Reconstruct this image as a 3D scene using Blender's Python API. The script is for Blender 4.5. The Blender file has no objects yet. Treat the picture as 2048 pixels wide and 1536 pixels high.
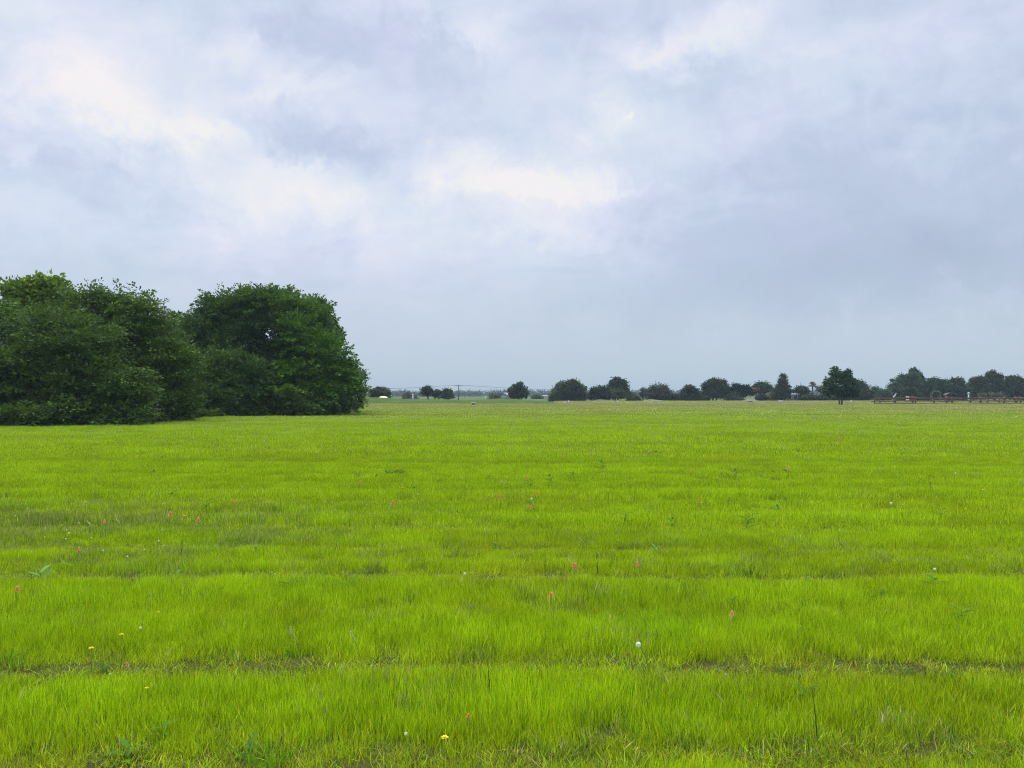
import bpy, math, random
import numpy as np
from mathutils import Vector
rng = np.random.default_rng(11)
random.seed(5)
SC = bpy.context.scene
COL = SC.collection
F, YH, EYE = 1536.0, 790.0, 1.65          # focal length in photo pixels, eye-level line, eye height
R = math.radians

# ------------------------------------------------------------------ helpers
def tag(o, label=None, cat=None, group=None, kind=None):
    if label: o['label'] = label
    if cat: o['category'] = cat
    if group: o['group'] = group
    if kind: o['kind'] = kind
    return o

def empty(name, loc, label, cat, group=None):
    o = bpy.data.objects.new(name, None); COL.objects.link(o)
    o.location = loc; o.empty_display_size = .2
    return tag(o, label, cat, group)

def at(px, D, py=None):
    """ground point (or a point at height) for a direction at real distance D"""
    return np.array([(px - 1024) / F * D, D, 0.0 if py is None else EYE + (YH - py) / F * D])

def dist(py, h=0.0):
    return (EYE - h) * F / (py - YH)

def mesh_from(name, V, faces_idx, loop_tot, mat=None, col=None):
    me = bpy.data.meshes.new(name)
    V = np.ascontiguousarray(V, dtype=np.float32)
    me.vertices.add(len(V)); me.vertices.foreach_set('co', V.ravel())
    fi = np.ascontiguousarray(faces_idx, dtype=np.int32).ravel()
    me.loops.add(len(fi)); me.loops.foreach_set('vertex_index', fi)
    lt = np.ascontiguousarray(loop_tot, dtype=np.int32)
    me.polygons.add(len(lt))
    me.polygons.foreach_set('loop_start', np.concatenate([[0], np.cumsum(lt)[:-1]]).astype(np.int32))
    if col is not None:
        a = me.color_attributes.new('Col', 'FLOAT_COLOR', 'POINT')
        c = np.ones((len(V), 4), np.float32); c[:, :3] = col
        a.data.foreach_set('color', c.ravel())
    me.update(calc_edges=True)
    if mat: me.materials.append(mat)
    return me

def quads(name, V, mat, col=None):
    n = len(V) // 4
    return mesh_from(name, V, np.arange(n * 4), np.full(n, 4), mat, col)

def add(name, me, parent=None, loc=None):
    o = bpy.data.objects.new(name, me); COL.objects.link(o)
    if parent is not None: o.parent = parent
    if loc is not None: o.location = loc
    return o

class MB:
    """collects tubes, boxes, sheets and turned shapes into one mesh"""
    def __init__(s): s.V = []; s.Fc = []; s.C = []; s.n = 0
    def put(s, V, Fc, col=(1, 1, 1)):
        s.V.append(np.asarray(V, float))
        s.Fc += [[i + s.n for i in f] for f in Fc]
        s.C.append(np.tile(np.asarray(col, float), (len(V), 1))); s.n += len(V)
    def tube(s, pts, rad, k=6, col=(1, 1, 1), cap=True):
        pts = np.asarray(pts, float); m = len(pts)
        rad = np.full(m, rad) if np.isscalar(rad) else np.asarray(rad, float)
        V = []
        for i in range(m):
            d = pts[min(i + 1, m - 1)] - pts[max(i - 1, 0)]
            d = d / (np.linalg.norm(d) + 1e-9)
            a = np.cross(d, [0.13, 1, 0.07] if abs(d[1]) < .9 else [1, 0.1, 0]); a /= np.linalg.norm(a)
            b = np.cross(d, a)
            for j in range(k):
                t = 2 * math.pi * j / k
                V.append(pts[i] + rad[i] * (math.cos(t) * a + math.sin(t) * b))
        Fc = [[i * k + j, i * k + (j + 1) % k, (i + 1) * k + (j + 1) % k, (i + 1) * k + j] for i in range(m - 1) for j in range(k)]
        if cap: Fc += [list(range(k))[::-1], [(m - 1) * k + j for j in range(k)]]
        s.put(V, Fc, col)
    def box(s, c, size, rz=0, col=(1, 1, 1), jit=0):
        x, y, z = np.asarray(size) / 2
        P = np.array([[a * x, b * y, d * z] for d in (-1, 1) for a, b in ((-1, -1), (1, -1), (1, 1), (-1, 1))], float)
        if jit: P += rng.normal(0, jit, P.shape)
        ca, sa = math.cos(rz), math.sin(rz)
        P = P @ np.array([[ca, sa, 0], [-sa, ca, 0], [0, 0, 1]]) + np.asarray(c)
        s.put(P, [[3, 2, 1, 0], [4, 5, 6, 7], [0, 1, 5, 4], [1, 2, 6, 5], [2, 3, 7, 6], [3, 0, 4, 7]], col)
    def lathe(s, prof, k=10, c=(0, 0, 0), col=(1, 1, 1), squash=1):
        V = [[c[0] + r * math.cos(2 * math.pi * j / k), c[1] + r * squash * math.sin(2 * math.pi * j / k), c[2] + z] for r, z in prof for j in range(k)]
        m = len(prof)
        Fc = [[i * k + j, i * k + (j + 1) % k, (i + 1) * k + (j + 1) % k, (i + 1) * k + j] for i in range(m - 1) for j in range(k)]
        Fc += [list(range(k))[::-1], [(m - 1) * k + j for j in range(k)]]
        s.put(V, Fc, col)
    def leaf(s, base, d, up, L, W, bend=.2, col=(1, 1, 1)):
        """a pointed, folded, arching leaf or petal"""
        d = np.asarray(d, float); d = d / np.linalg.norm(d)
        side = np.cross(d, up); side = side / (np.linalg.norm(side) + 1e-9); n = np.cross(side, d)
        V, Fc = [], []
        prof = [(0, .12), (.25, .75), (.55, 1), (.8, .65), (1, .04)]
        for t, w in prof:
            c = np.asarray(base) + d * L * t - n * bend * L * t * t
            V += [c - side * W * w / 2 + n * W * w * .12, c, c + side * W * w / 2 + n * W * w * .12]
        for i in range(4):
            a = i * 3
            Fc += [[a, a + 1, a + 4, a + 3], [a + 1, a + 2, a + 5, a + 4]]
        s.put(V, Fc, col)
    def mesh(s, name, mat):
        V = np.concatenate(s.V); tot = [len(f) for f in s.Fc]
        return mesh_from(name, V, np.array([i for f in s.Fc for i in f]), tot, mat, np.concatenate(s.C))
    def build(s, name, mat, parent=None, loc=None):
        return add(name, s.mesh(name, mat), parent, loc)

def hash2(ix, iy, seed):
    h = (ix.astype(np.int64) * 374761393 + iy.astype(np.int64) * 668265263 + seed * 144665) & 0x7fffffff
    h = ((h ^ (h >> 13)) * 1274126177) & 0x7fffffff
    return ((h ^ (h >> 16)) & 0xffff) / 65535.0
def vnoise(x, y, seed=0):
    ix, iy = np.floor(x), np.floor(y); fx, fy = x - ix, y - iy
    fx, fy = fx * fx * (3 - 2 * fx), fy * fy * (3 - 2 * fy)
    a, b, c, d = hash2(ix, iy, seed), hash2(ix + 1, iy, seed), hash2(ix, iy + 1, seed), hash2(ix + 1, iy + 1, seed)
    return (a * (1 - fx) + b * fx) * (1 - fy) + (c * (1 - fx) + d * fx) * fy
def fbm(x, y, seed=0, o=4):
    s, a, t = 0, .5, 0
    for i in range(o):
        s = s + a * vnoise(x * 2 ** i, y * 2 ** i, seed + i * 7); t += a; a *= .5
    return s / t
def sstep(a, b, x):
    t = np.clip((x - a) / (b - a), 0, 1); return t * t * (3 - 2 * t)

# ------------------------------------------------------------------ materials
class NT:
    def __init__(s, tree): s.t = tree
    def n(s, typ, **kw):
        nd = s.t.nodes.new(typ)
        for k, v in kw.items(): setattr(nd, k, v)
        return nd
    def l(s, a, b): s.t.links.new(a, b)
    def m(s, op, a, b=None, c=None, clamp=False):
        nd = s.n('ShaderNodeMath', operation=op, use_clamp=clamp)
        for i, v in enumerate((a, b, c)):
            if v is None: continue
            if hasattr(v, 'links'): s.l(v, nd.inputs[i])
            else: nd.inputs[i].default_value = v
        return nd.outputs[0]
    def mix(s, f, a, b, blend='MIX'):
        nd = s.n('ShaderNodeMix', data_type='RGBA', blend_type=blend)
        for i, v in ((0, f), (6, a), (7, b)):
            if hasattr(v, 'links'): s.l(v, nd.inputs[i])
            elif i == 0: nd.inputs[0].default_value = v
            else: nd.inputs[i].default_value = (*v, 1)
        return nd.outputs[2]
    def noise(s, vec, scale, detail=4, rough=.55, dist=0):
        nd = s.n('ShaderNodeTexNoise'); nd.inputs['Scale'].default_value = scale
        nd.inputs['Detail'].default_value = detail; nd.inputs['Roughness'].default_value = rough
        nd.inputs['Distortion'].default_value = dist
        if vec is not None: s.l(vec, nd.inputs['Vector'])
        return nd.outputs['Fac']
    def ramp(s, f, stops):
        nd = s.n('ShaderNodeValToRGB'); e = nd.color_ramp.elements
        while len(e) < len(stops): e.new(.5)
        for x, (p, c) in zip(e, stops): x.position = p; x.color = (*c, 1)
        s.l(f, nd.inputs[0]); return nd.outputs[0]

def newmat(name):
    m = bpy.data.materials.new(name); m.use_nodes = True
    t = m.node_tree; t.nodes.clear(); g = NT(t)
    return m, g, g.n('ShaderNodeOutputMaterial')

def leafmat(name, trans=.3, rough=.55, spec=.25, inst=False, tcol=(1.25, 1.25, .6)):
    m, g, out = newmat(name)
    c = g.n('ShaderNodeAttribute', attribute_name='Col').outputs['Color']
    if inst:
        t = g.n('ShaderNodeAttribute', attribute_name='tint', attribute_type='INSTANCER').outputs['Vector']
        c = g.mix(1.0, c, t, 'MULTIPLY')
    p = g.n('ShaderNodeBsdfPrincipled'); g.l(c, p.inputs['Base Color'])
    p.inputs['Roughness'].default_value = rough; p.inputs['Specular IOR Level'].default_value = spec
    tr = g.n('ShaderNodeBsdfTranslucent'); g.l(g.mix(1.0, c, tcol, 'MULTIPLY'), tr.inputs['Color'])
    mx = g.n('ShaderNodeMixShader'); mx.inputs[0].default_value = trans
    g.l(p.outputs[0], mx.inputs[1]); g.l(tr.outputs[0], mx.inputs[2]); g.l(mx.outputs[0], out.inputs[0])
    return m

def solid(name, col, rough=.7, var=.25, scale=6, spec=.3, bump=0, stretch=(1, 1, 1)):
    m, g, out = newmat(name)
    tc = g.n('ShaderNodeTexCoord').outputs['Object']
    mp = g.n('ShaderNodeMapping'); mp.inputs['Scale'].default_value = stretch; g.l(tc, mp.inputs['Vector'])
    f = g.noise(mp.outputs[0], scale, 6, .6)
    a = tuple(x * (1 - var) for x in col); b = tuple(min(1, x * (1 + var)) for x in col)
    c = g.ramp(f, [(.3, a), (.7, b)])
    at_ = g.n('ShaderNodeAttribute', attribute_name='Col').outputs['Color']
    c = g.mix(1.0, c, at_, 'MULTIPLY')
    p = g.n('ShaderNodeBsdfPrincipled'); g.l(c, p.inputs['Base Color'])
    p.inputs['Roughness'].default_value = rough; p.inputs['Specular IOR Level'].default_value = spec
    if bump:
        bp = g.n('ShaderNodeBump'); bp.inputs['Strength'].default_value = bump; g.l(f, bp.inputs['Height']); g.l(bp.outputs[0], p.inputs['Normal'])
    g.l(p.outputs[0], out.inputs[0]); return m

M_GRASS = leafmat('grass_blades', .28, .6, .12, True, (1.2, 1.15, .5))
M_LEAF = leafmat('tree_leaves', .22, .65, .1)
M_WEED = leafmat('weed_leaves', .35, .6, .12)
M_PETAL = leafmat('petals', .3, .6, .2, False, (1, 1, 1))
M_BARK = solid('bark', (.09, .075, .06), .9, .4, 9, .1, .5, (1, 1, .25))
M_WOOD = solid('weathered_wood', (.125, .078, .052), .85, .4, 5, .15, .3, (.4, 4, 4))
M_STONE = solid('pale_stone', (.42, .42, .43), .7, .15, 8)
M_DARK = solid('dark_stone', (.05, .05, .055), .6, .3, 8)
M_SAND = solid('bunker_sand', (.62, .54, .34), .95, .12, 3)
M_GRAVEL = solid('gravel', (.15, .12, .10), .95, .2, 2)
M_WALL = solid('painted_wall', (.62, .66, .7), .8, .06, 2)
M_ROOF = solid('shingle_roof', (.2, .23, .26), .85, .15, 4)
M_GLASS = solid('window_glass', (.03, .035, .04), .15, .1, 3, .5)
M_WIRE = solid('cable', (.06, .06, .065), .6, .1, 3)
M_POLE = solid('pole_timber', (.13, .10, .085), .9, .25, 4, .1, 0, (1, 1, .2))
M_WHITE = solid('white_paint', (.5, .5, .49), .6, .05, 4)
M_PINK = solid('pink_stone', (.5, .34, .3), .8, .15, 4)
M_TEAL = solid('pale_teal_paint', (.36, .48, .5), .6, .06, 4)
M_BIRD = solid('dark_feathers', (.03, .03, .033), .7, .2, 9)

# ------------------------------------------------------------------ world
def world():
    w = bpy.data.worlds.new('World'); SC.world = w; w.use_nodes = True
    t = w.node_tree; t.nodes.clear(); g = NT(t)
    out = g.n('ShaderNodeOutputWorld'); bg = g.n('ShaderNodeBackground'); bg.inputs[1].default_value = .1
    sky = g.n('ShaderNodeTexSky', sky_type='NISHITA'); sky.sun_disc = False
    sky.sun_elevation = SUN_EL; sky.sun_rotation = SUN_ROT
    sky.air_density = 1; sky.dust_density = 2
    d = g.n('ShaderNodeTexCoord').outputs['Generated']
    xyz = g.n('ShaderNodeSeparateXYZ'); g.l(d, xyz.inputs[0]); X, Y, Z = xyz.outputs
    az = g.m('ARCTAN2', X, Y); el = g.m('ARCSINE', Z)
    # cloud-deck coordinates: the deck is a flat layer overhead
    zz = g.m('ADD', g.m('MAXIMUM', Z, 0), .22)
    cv = g.n('ShaderNodeCombineXYZ'); g.l(g.m('DIVIDE', X, zz), cv.inputs[0]); g.l(g.m('DIVIDE', Y, zz), cv.inputs[1]); cv.inputs[2].default_value = 3.7
    n1 = g.noise(cv.outputs[0], 1.5, 7, .55, .3)
    n2 = g.noise(cv.outputs[0], 3.1, 8, .6, .4)
    n3 = g.noise(d, 9, 8, .62, .5)
    n4 = g.noise(d, 6.3, 8, .6, .8)
    n5 = g.noise(d, 26, 6, .6, .6)
    n6 = g.noise(d, 55, 7, .65, .8)
    wu = g.m('ADD', g.m('MULTIPLY', g.m('SUBTRACT', n4, .5), .20), g.m('MULTIPLY', g.m('SUBTRACT', n5, .5), .05))
    wv = g.m('ADD', g.m('MULTIPLY', g.m('SUBTRACT', n3, .5), .13), g.m('MULTIPLY', g.m('SUBTRACT', n5, .5), .03))
    wu = g.m('ADD', wu, g.m('MULTIPLY', g.m('SUBTRACT', n6, .5), .045)); wv = g.m('ADD', wv, g.m('MULTIPLY', g.m('SUBTRACT', n6, .5), .035))
    U = g.m('ADD', az, wu); V = g.m('ADD', el, wv)
    acc = None
    for px, py, sx, sy, rot, amp in CLOUDS:
        x, z = (px - 1024) / F, (YH - py) / F
        u0, v0 = math.atan(x), math.atan2(z, math.sqrt(1 + x * x))
        du, dv = g.m('SUBTRACT', U, u0), g.m('SUBTRACT', V, v0)
        c, s = math.cos(R(rot)), math.sin(R(rot))
        a = g.m('ADD', g.m('MULTIPLY', du, c * F / sx), g.m('MULTIPLY', dv, s * F / sx))
        b = g.m('ADD', g.m('MULTIPLY', du, -s * F / sy), g.m('MULTIPLY', dv, c * F / sy))
        q = g.m('ADD', g.m('MULTIPLY', a, a), g.m('MULTIPLY', b, b))
        e = g.m('MULTIPLY', g.m('POWER', 2.718, g.m('MULTIPLY', q, -1)), amp)
        acc = e if acc is None else g.m('ADD', acc, e)
    acc = g.m('MULTIPLY', acc, g.m('ADD', .62, g.m('MULTIPLY', g.m('ADD', n5, n2), .42)))
    fine = g.m('ADD', g.m('MULTIPLY', g.m('SUBTRACT', n1, .5), .40), g.m('MULTIPLY', g.m('SUBTRACT', n2, .5), .56))
    fine = g.m('ADD', fine, g.m('MULTIPLY', g.m('SUBTRACT', n5, .5), .30))
    fade = g.m('MULTIPLY', el, 4.0, clamp=True)                      # the deck looks smoother low down
    val = g.m('ADD', g.m('ADD', .47, g.m('MULTIPLY', fine, fade)), acc)
    cl = g.ramp(val, SKYRAMP)
    tint = g.ramp(n4, [(.35, (.97, 1.0, 1.0)), (.65, (1.02, .99, 1.03))])
    cl = g.mix(1.0, cl, tint, 'MULTIPLY')
    low = g.m('MULTIPLY', el, 5.2, clamp=True)
    low = g.m('POWER', low, .7)
    cl = g.mix(low, LOWSKY, cl)
    # overcast brightens towards the zenith; unseen upper sky boosted further to light the grass
    up = g.n('ShaderNodeMapRange', interpolation_type='SMOOTHSTEP'); g.l(el, up.inputs[0])
    up.inputs[1].default_value = R(27); up.inputs[2].default_value = R(62); up.inputs[3].default_value = 1; up.inputs[4].default_value = ZENITH
    sc = g.n('ShaderNodeVectorMath', operation='SCALE'); g.l(cl, sc.inputs[0]); g.l(g.m('MULTIPLY', up.outputs[0], 10.0 * SKYGAIN), sc.inputs[3])
    fin = g.mix(.97, sky.outputs[0], sc.outputs[0])
    g.l(fin, bg.inputs[0]); g.l(bg.outputs[0], out.inputs[0])

SUN_EL, SUN_AZ = R(60), R(-72)                # azimuth from +Y towards +X
SUN_ROT = SUN_AZ
SKYGAIN, ZENITH = 1.0, 4.6
LOWSKY = (.375, .475, .535)
SKYRAMP = [(0.0, (.35, .42, .54)), (.3, (.435, .50, .63)), (.5, (.545, .60, .715)), (.72, (.645, .67, .735)), (1.0, (.75, .73, .725))]
CLOUDS = [  # photo x, y, half sizes, tilt, amount
    (215, 200, 130, 70, -25, .27), (300, 255, 140, 45, -8, .22), (1000, 400, 340, 130, 0, .10), (330, 220, 300, 120, 0, .06), (560, 185, 150, 22, 17, .22), (400, 275, 70, 22, -5, .22),
    (90, 170, 110, 40, 0, .12), (60, 280, 50, 16, 5, .15), (250, 60, 200, 70, 0, .12),
    (480, 90, 60, 30, 0, .20), (560, 60, 80, 40, 30, -.10), (390, 40, 60, 30, 0, -.10), (700, 80, 160, 70, 0, -.16), (950, 45, 80, 45, -20, .26),
    (640, 300, 150, 55, -5, -.25), (500, 400, 120, 70, -10, .30), (660, 430, 120, 40, -20, .20), (560, 350, 80, 12, -5, .14),
    (960, 350, 170, 36, 4, .34), (1130, 375, 150, 34, -5, .38), (1250, 385, 50, 12, 5, .2), (1060, 440, 190, 45, 0, .14), (1200, 235, 70, 35, 10, .24),
    (1230, 232, 10, 8, 0, .25), (1340, 95, 110, 34, 10, .34), (1480, 20, 90, 30, 20, .22), (1150, 60, 70, 70, 0, -.02), (1600, 95, 90, 20, 0, .10),
    (1280, 310, 120, 70, 0, -.02), (1700, 60, 300, 80, 0, .04), (1150, 500, 150, 40, 5, -.12), (1010, 480, 50, 25, 0, -.08),
    (1750, 430, 380, 130, 0, -.22), (1950, 540, 240, 70, 0, -.2), (1500, 590, 320, 70, 0, -.16), (180, 380, 200, 60, 0, -.04), (150, 520, 300, 60, 0, -.02), (1950, 590, 120, 14, 0, .10)]
world()

sun = bpy.data.lights.new('sun', 'SUN'); sun.energy = 1.5; sun.angle = R(30); sun.color = (1, .96, .9)
so = bpy.data.objects.new('sun', sun); COL.objects.link(so)
sd = Vector((math.sin(SUN_AZ) * math.cos(SUN_EL), math.cos(SUN_AZ) * math.cos(SUN_EL), math.sin(SUN_EL)))
so.rotation_euler = (-sd).to_track_quat('-Z', 'Y').to_euler(); so.location = (0, 0, 60)

# ------------------------------------------------------------------ terrain
def ground_z(x, y):
    return (vnoise(x * .11 + 40, y * .17 + 9, 3) - .5) * .10 * np.clip(1.4 - y / 120, 0, 1)

def ground():
    ys = np.concatenate([np.linspace(-40, 0, 20, endpoint=False), np.linspace(0, 60, 80, endpoint=False), np.geomspace(60, 2600, 70)])
    xs = np.sinh(np.linspace(-6.2, 6.2, 181)) * 10.5
    gx, gy = np.meshgrid(xs, ys); gz = ground_z(gx, gy)
    V = np.stack([gx, gy, gz], -1).reshape(-1, 3); nx, ny = len(xs), len(ys)
    i, j = np.meshgrid(np.arange(nx - 1), np.arange(ny - 1)); a = (j * nx + i).ravel()
    m, g, out = newmat('meadow_soil')
    tc = g.n('ShaderNodeTexCoord').outputs['Object']
    f1 = g.noise(tc, 9, 8, .65); f2 = g.noise(tc, .35, 5, .55)
    c = g.mix(f2, (.042, .056, .007), (.05, .05, .010))
    c = g.mix(g.m('MULTIPLY', f1, .8), c, (.065, .063, .014))
    xyz = g.n('ShaderNodeSeparateXYZ'); g.l(tc, xyz.inputs[0])
    far = g.n('ShaderNodeMapRange'); g.l(xyz.outputs[1], far.inputs[0]); far.inputs[1].default_value = 150; far.inputs[2].default_value = 235
    c = g.mix(far.outputs[0], c, g.mix(g.noise(tc, .03, 4), (.06, .095, .022), (.085, .105, .035)))
    p = g.n('ShaderNodeBsdfPrincipled'); g.l(c, p.inputs['Base Color']); p.inputs['Roughness'].default_value = .95; p.inputs['Specular IOR Level'].default_value = .1
    bp = g.n('ShaderNodeBump'); bp.inputs['Strength'].default_value = .6; bp.inputs['Distance'].default_value = .03; g.l(f1, bp.inputs['Height']); g.l(bp.outputs[0], p.inputs['Normal'])
    g.l(p.outputs[0], out.inputs[0])
    me = mesh_from('ground', V, np.stack([a, a + 1, a + nx + 1, a + nx], -1), np.full(len(a), 4), m)
    tag(add('ground', me), kind='structure')
ground()

def mound():
    """the low golf-course berm behind the field on the left"""
    x0, x1, y0, y1 = -48.0, 14.0, 132.0, 186.0
    nx, ny = 90, 30
    gx, gy = np.meshgrid(np.linspace(x0, x1, nx), np.linspace(y0, y1, ny))
    t = (gy - y0) / (y1 - y0)
    prof = sstep(0, .55, t) * (1 - sstep(.75, 1, t))
    ends = sstep(x0, x0 + 12, gx) * (1 - sstep(x1 - 20, x1, gx))
    h = (.78 + .22 * np.sin(gx * .17 + .6) + .12 * np.sin(gx * .43 + gy * .05)) * ends * prof
    V = np.stack([gx, gy, h + .012], -1).reshape(-1, 3)
    i, j = np.meshgrid(np.arange(nx - 1), np.arange(ny - 1)); a = (j * nx + i).ravel()
    m = solid('fairway_turf', (.06, .09, .018), .95, .3, .3, .02)
    me = mesh_from('grassy_mound', V, np.stack([a, a + 1, a + nx + 1, a + nx], -1), np.full(len(a), 4), m, np.ones(3))
    for p in me.polygons: p.use_smooth = True
    tag(add('grassy_mound', me), kind='structure')
mound()

# ------------------------------------------------------------------ grass
def tuft(name, n, rad, hmin, hmax, width, bend, pal, stalk=0.0):
    """n curved tapering blades; pal = list of (colour, weight)"""
    r = rad * np.sqrt(rng.random(n)); th = rng.random(n) * 6.283
    base = np.stack([r * np.cos(th), r * np.sin(th), np.full(n, -.012)], -1)
    h = hmin + (hmax - hmin) * rng.random(n) ** 1.2
    ph = rng.random(n) * 6.283
    lean = rng.normal(0, bend, n); curl = np.abs(rng.normal(0, bend * .8, n))
    ld = np.stack([np.cos(ph), np.sin(ph), np.zeros(n)], -1)
    ps = rng.random(n) * 6.283; side = np.stack([np.cos(ps), np.sin(ps), np.zeros(n)], -1)
    w = width * (.6 + .8 * rng.random(n)); st = rng.random(n) < stalk
    w = np.where(st, w * .7, w); h = np.where(st, h * 1.35, h)
    ts = [0, .38, .74, 1.0]; ws = np.array([.8, 1, .7, .0])
    rows = []
    for k, t in enumerate(ts):
        c = base + ld * ((lean * t + curl * t * t * 1.6) * h)[:, None]; c[:, 2] += h * t * (1 - .22 * curl * t)
        wk = w * ws[k]
        if k == 2: wk = np.where(st, w * 2.4, wk)
        rows.append((c - side * wk[:, None] / 2, c + side * wk[:, None] / 2))
    V = np.stack([rows[0][0], rows[0][1], rows[1][0], rows[1][1], rows[2][0], rows[2][1], rows[3][0]], 1)   # n,7,3
    T = np.array([[0, 1, 3], [0, 3, 2], [2, 3, 5], [2, 5, 4], [4, 5, 6]])
    Fi = (np.arange(n)[:, None, None] * 7 + T[None]).reshape(-1, 3)
    cs = np.array([c for c, _ in pal]); pw = np.array([q for _, q in pal], float); pw /= pw.sum()
    col = cs[rng.choice(len(cs), n, p=pw)] * (.60 + .80 * rng.random((n, 1)))
    col[st] = np.array([.36, .34, .12]) * (.7 + .5 * rng.random((st.sum(), 1)))
    return bpy.data.objects.new(name, mesh_from(name, V.reshape(-1, 3), Fi, np.full(n * 5, 3), M_GRASS, np.repeat(col, 7, 0)))

YG, GG, DG, TAN = (.395, .515, .004), (.28, .46, .004), (.13, .26, .005), (.36, .35, .09)
PAL = [(YG, 5), (GG, 5), (DG, 2.2), (TAN, .1), ((.55, .62, .04), .5)]
PALM = [((.165, .29, .022), 4), ((.13, .25, .022), 4), ((.23, .27, .08), 1.0)]
TUFTS = bpy.data.collections.new('tuft_kinds')
SPEC = []
for k in range(6): SPEC.append(('near', tuft('tuft_%02d' % len(SPEC), 150, .10, .06, .14, .0025, .15, PAL, .0)))
for k in range(5): SPEC.append(('mid', tuft('tuft_%02d' % len(SPEC), 240, .18, .06, .14, .0040, .15, PAL, .0)))
for k in range(5): SPEC.append(('far', tuft('tuft_%02d' % len(SPEC), 300, .36, .06, .14, .0085, .15, PAL, .008)))
for k in range(4): SPEC.append(('olive', tuft('tuft_%02d' % len(SPEC), 200, .16, .045, .12, .0040, .22, [((.23, .32, .03), 4), ((.17, .27, .025), 4), ((.30, .28, .13), .8), ((.10, .20, .02), 2)], .03)))
for k in range(5): SPEC.append(('meadow', tuft('tuft_%02d' % len(SPEC), 170, .62, .10, .30, .022, .28, PALM, .05)))
for k in range(3): SPEC.append(('dry', tuft('tuft_%02d' % len(SPEC), 40, .10, .02, .07, .0038, .9, [((.22, .20, .06), 2), ((.11, .10, .022), 3), (DG, 2.5), (GG, 2)], .0)))
for k in range(3): SPEC.append(('lush', tuft('tuft_%02d' % len(SPEC), 50, .10, .05, .12, .0065, .5, [((.08, .21, .008), 3), ((.12, .28, .008), 3)], .0)))
for _, o in SPEC: TUFTS.objects.link(o)
IDX = {}
for i, (k, _) in enumerate(SPEC): IDX.setdefault(k, []).append(i)

ROWS = [3.45, 4.72, 6.95, 8.25, 9.5, 5.85, 10.7, 7.6, 13.3, 15.8, 18.4, 21.0, 23.6, 12.1, 14.6, 17.0, 19.8, 22.2, 25.0, 27.4, 30.1, 33.2, 36.0]
RSTR = [.8, 1.0, 1.0, .65, .7, .4, .5, .4, .45, .5, .5, .5, .5, .95, .75, .7, .75, .7, .75, .7, .75, .7, .7]
def row_gap(x, y):
    g = np.zeros_like(x)
    for k, (d, s) in enumerate(zip(ROWS, RSTR)):
        yy = d + (fbm(x * .35 + k * 9.1, np.full_like(x, k * 3.3), 20 + k) - .5) * (.30 + .008 * d) + x * .006
        wd = .17 + .10 * vnoise(x * .8 + k, np.full_like(x, k * 1.7), 50 + k) + .003 * d
        st = s * (.4 + .6 * sstep(.22, .62, fbm(x * .28 + k * 5.7, np.full_like(x, k * 2.9), 80 + k) + .12))
        g = np.maximum(g, st * np.exp(-((y - yy) / wd) ** 2))
    return g

def field_pts(d0, d1, dens, margin=3.0):
    hw1 = d1 * .70 + margin; n = int((d1 - d0) * 2 * hw1 * dens)
    x = (rng.random(n) * 2 - 1) * hw1; y = d0 + (d1 - d0) * rng.random(n)
    k = np.abs(x) < y * .70 + margin
    return x[k], y[k]

def build_grass(name, parts, label):
    P, RT, SCL, ID, TN = [], [], [], [], []
    for kind, x, y, tint, hs, ws in parts:
        n = len(x); z = ground_z(x, y)
        P.append(np.stack([x, y, z], -1))
        lx = (vnoise(x * .7, y * .7, 61) - .5) * .4; ly = (vnoise(x * .7, y * .7, 62) - .5) * .4
        RT.append(np.stack([lx, ly, rng.random(n) * 6.283], -1) if kind != 'meadow' else np.stack([lx * 0, lx * 0, rng.random(n) * 6.283], -1))
        SCL.append(np.stack([ws, ws, hs], -1)); ID.append(np.array(IDX[kind])[rng.integers(0, len(IDX[kind]), n)]); TN.append(tint)
    P, RT, SCL, ID, TN = map(np.concatenate, (P, RT, SCL, ID, TN))
    me = bpy.data.meshes.new(name); me.vertices.add(len(P)); me.vertices.foreach_set('co', P.astype(np.float32).ravel())
    for nm, a in (('rot', RT), ('scl', SCL), ('tint', TN)):
        me.attributes.new(nm, 'FLOAT_VECTOR', 'POINT').data.foreach_set('vector', a.astype(np.float32).ravel())
    me.attributes.new('idx', 'INT', 'POINT').data.foreach_set('value', ID.astype(np.int32))
    me.update(); o = add(name, me)
    nt = bpy.data.node_groups.new(name + '_scatter', 'GeometryNodeTree')
    nt.interface.new_socket('Geometry', in_out='INPUT', socket_type='NodeSocketGeometry')
    nt.interface.new_socket('Geometry', in_out='OUTPUT', socket_type='NodeSocketGeometry')
    g = NT(nt); gi, go = g.n('NodeGroupInput'), g.n('NodeGroupOutput')
    ci = g.n('GeometryNodeCollectionInfo'); ci.inputs[0].default_value = TUFTS; ci.inputs[1].default_value = True; ci.inputs[2].default_value = True
    ip = g.n('GeometryNodeInstanceOnPoints'); ip.inputs['Pick Instance'].default_value = True
    def na(nm, typ):
        nd = g.n('GeometryNodeInputNamedAttribute', data_type=typ); nd.inputs[0].default_value = nm; return nd.outputs[0]
    g.l(gi.outputs[0], ip.inputs['Points']); g.l(ci.outputs[0], ip.inputs['Instance'])
    e2r = g.n('FunctionNodeEulerToRotation'); g.l(na('rot', 'FLOAT_VECTOR'), e2r.inputs[0])
    g.l(na('idx', 'INT'), ip.inputs['Instance Index']); g.l(e2r.outputs[0], ip.inputs['Rotation']); g.l(na('scl', 'FLOAT_VECTOR'), ip.inputs['Scale'])
    g.l(ip.outputs[0], go.inputs[0])
    md = o.modifiers.new('scatter', 'NODES'); md.node_group = nt
    return tag(o, label, 'grass', None, 'stuff')

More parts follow.
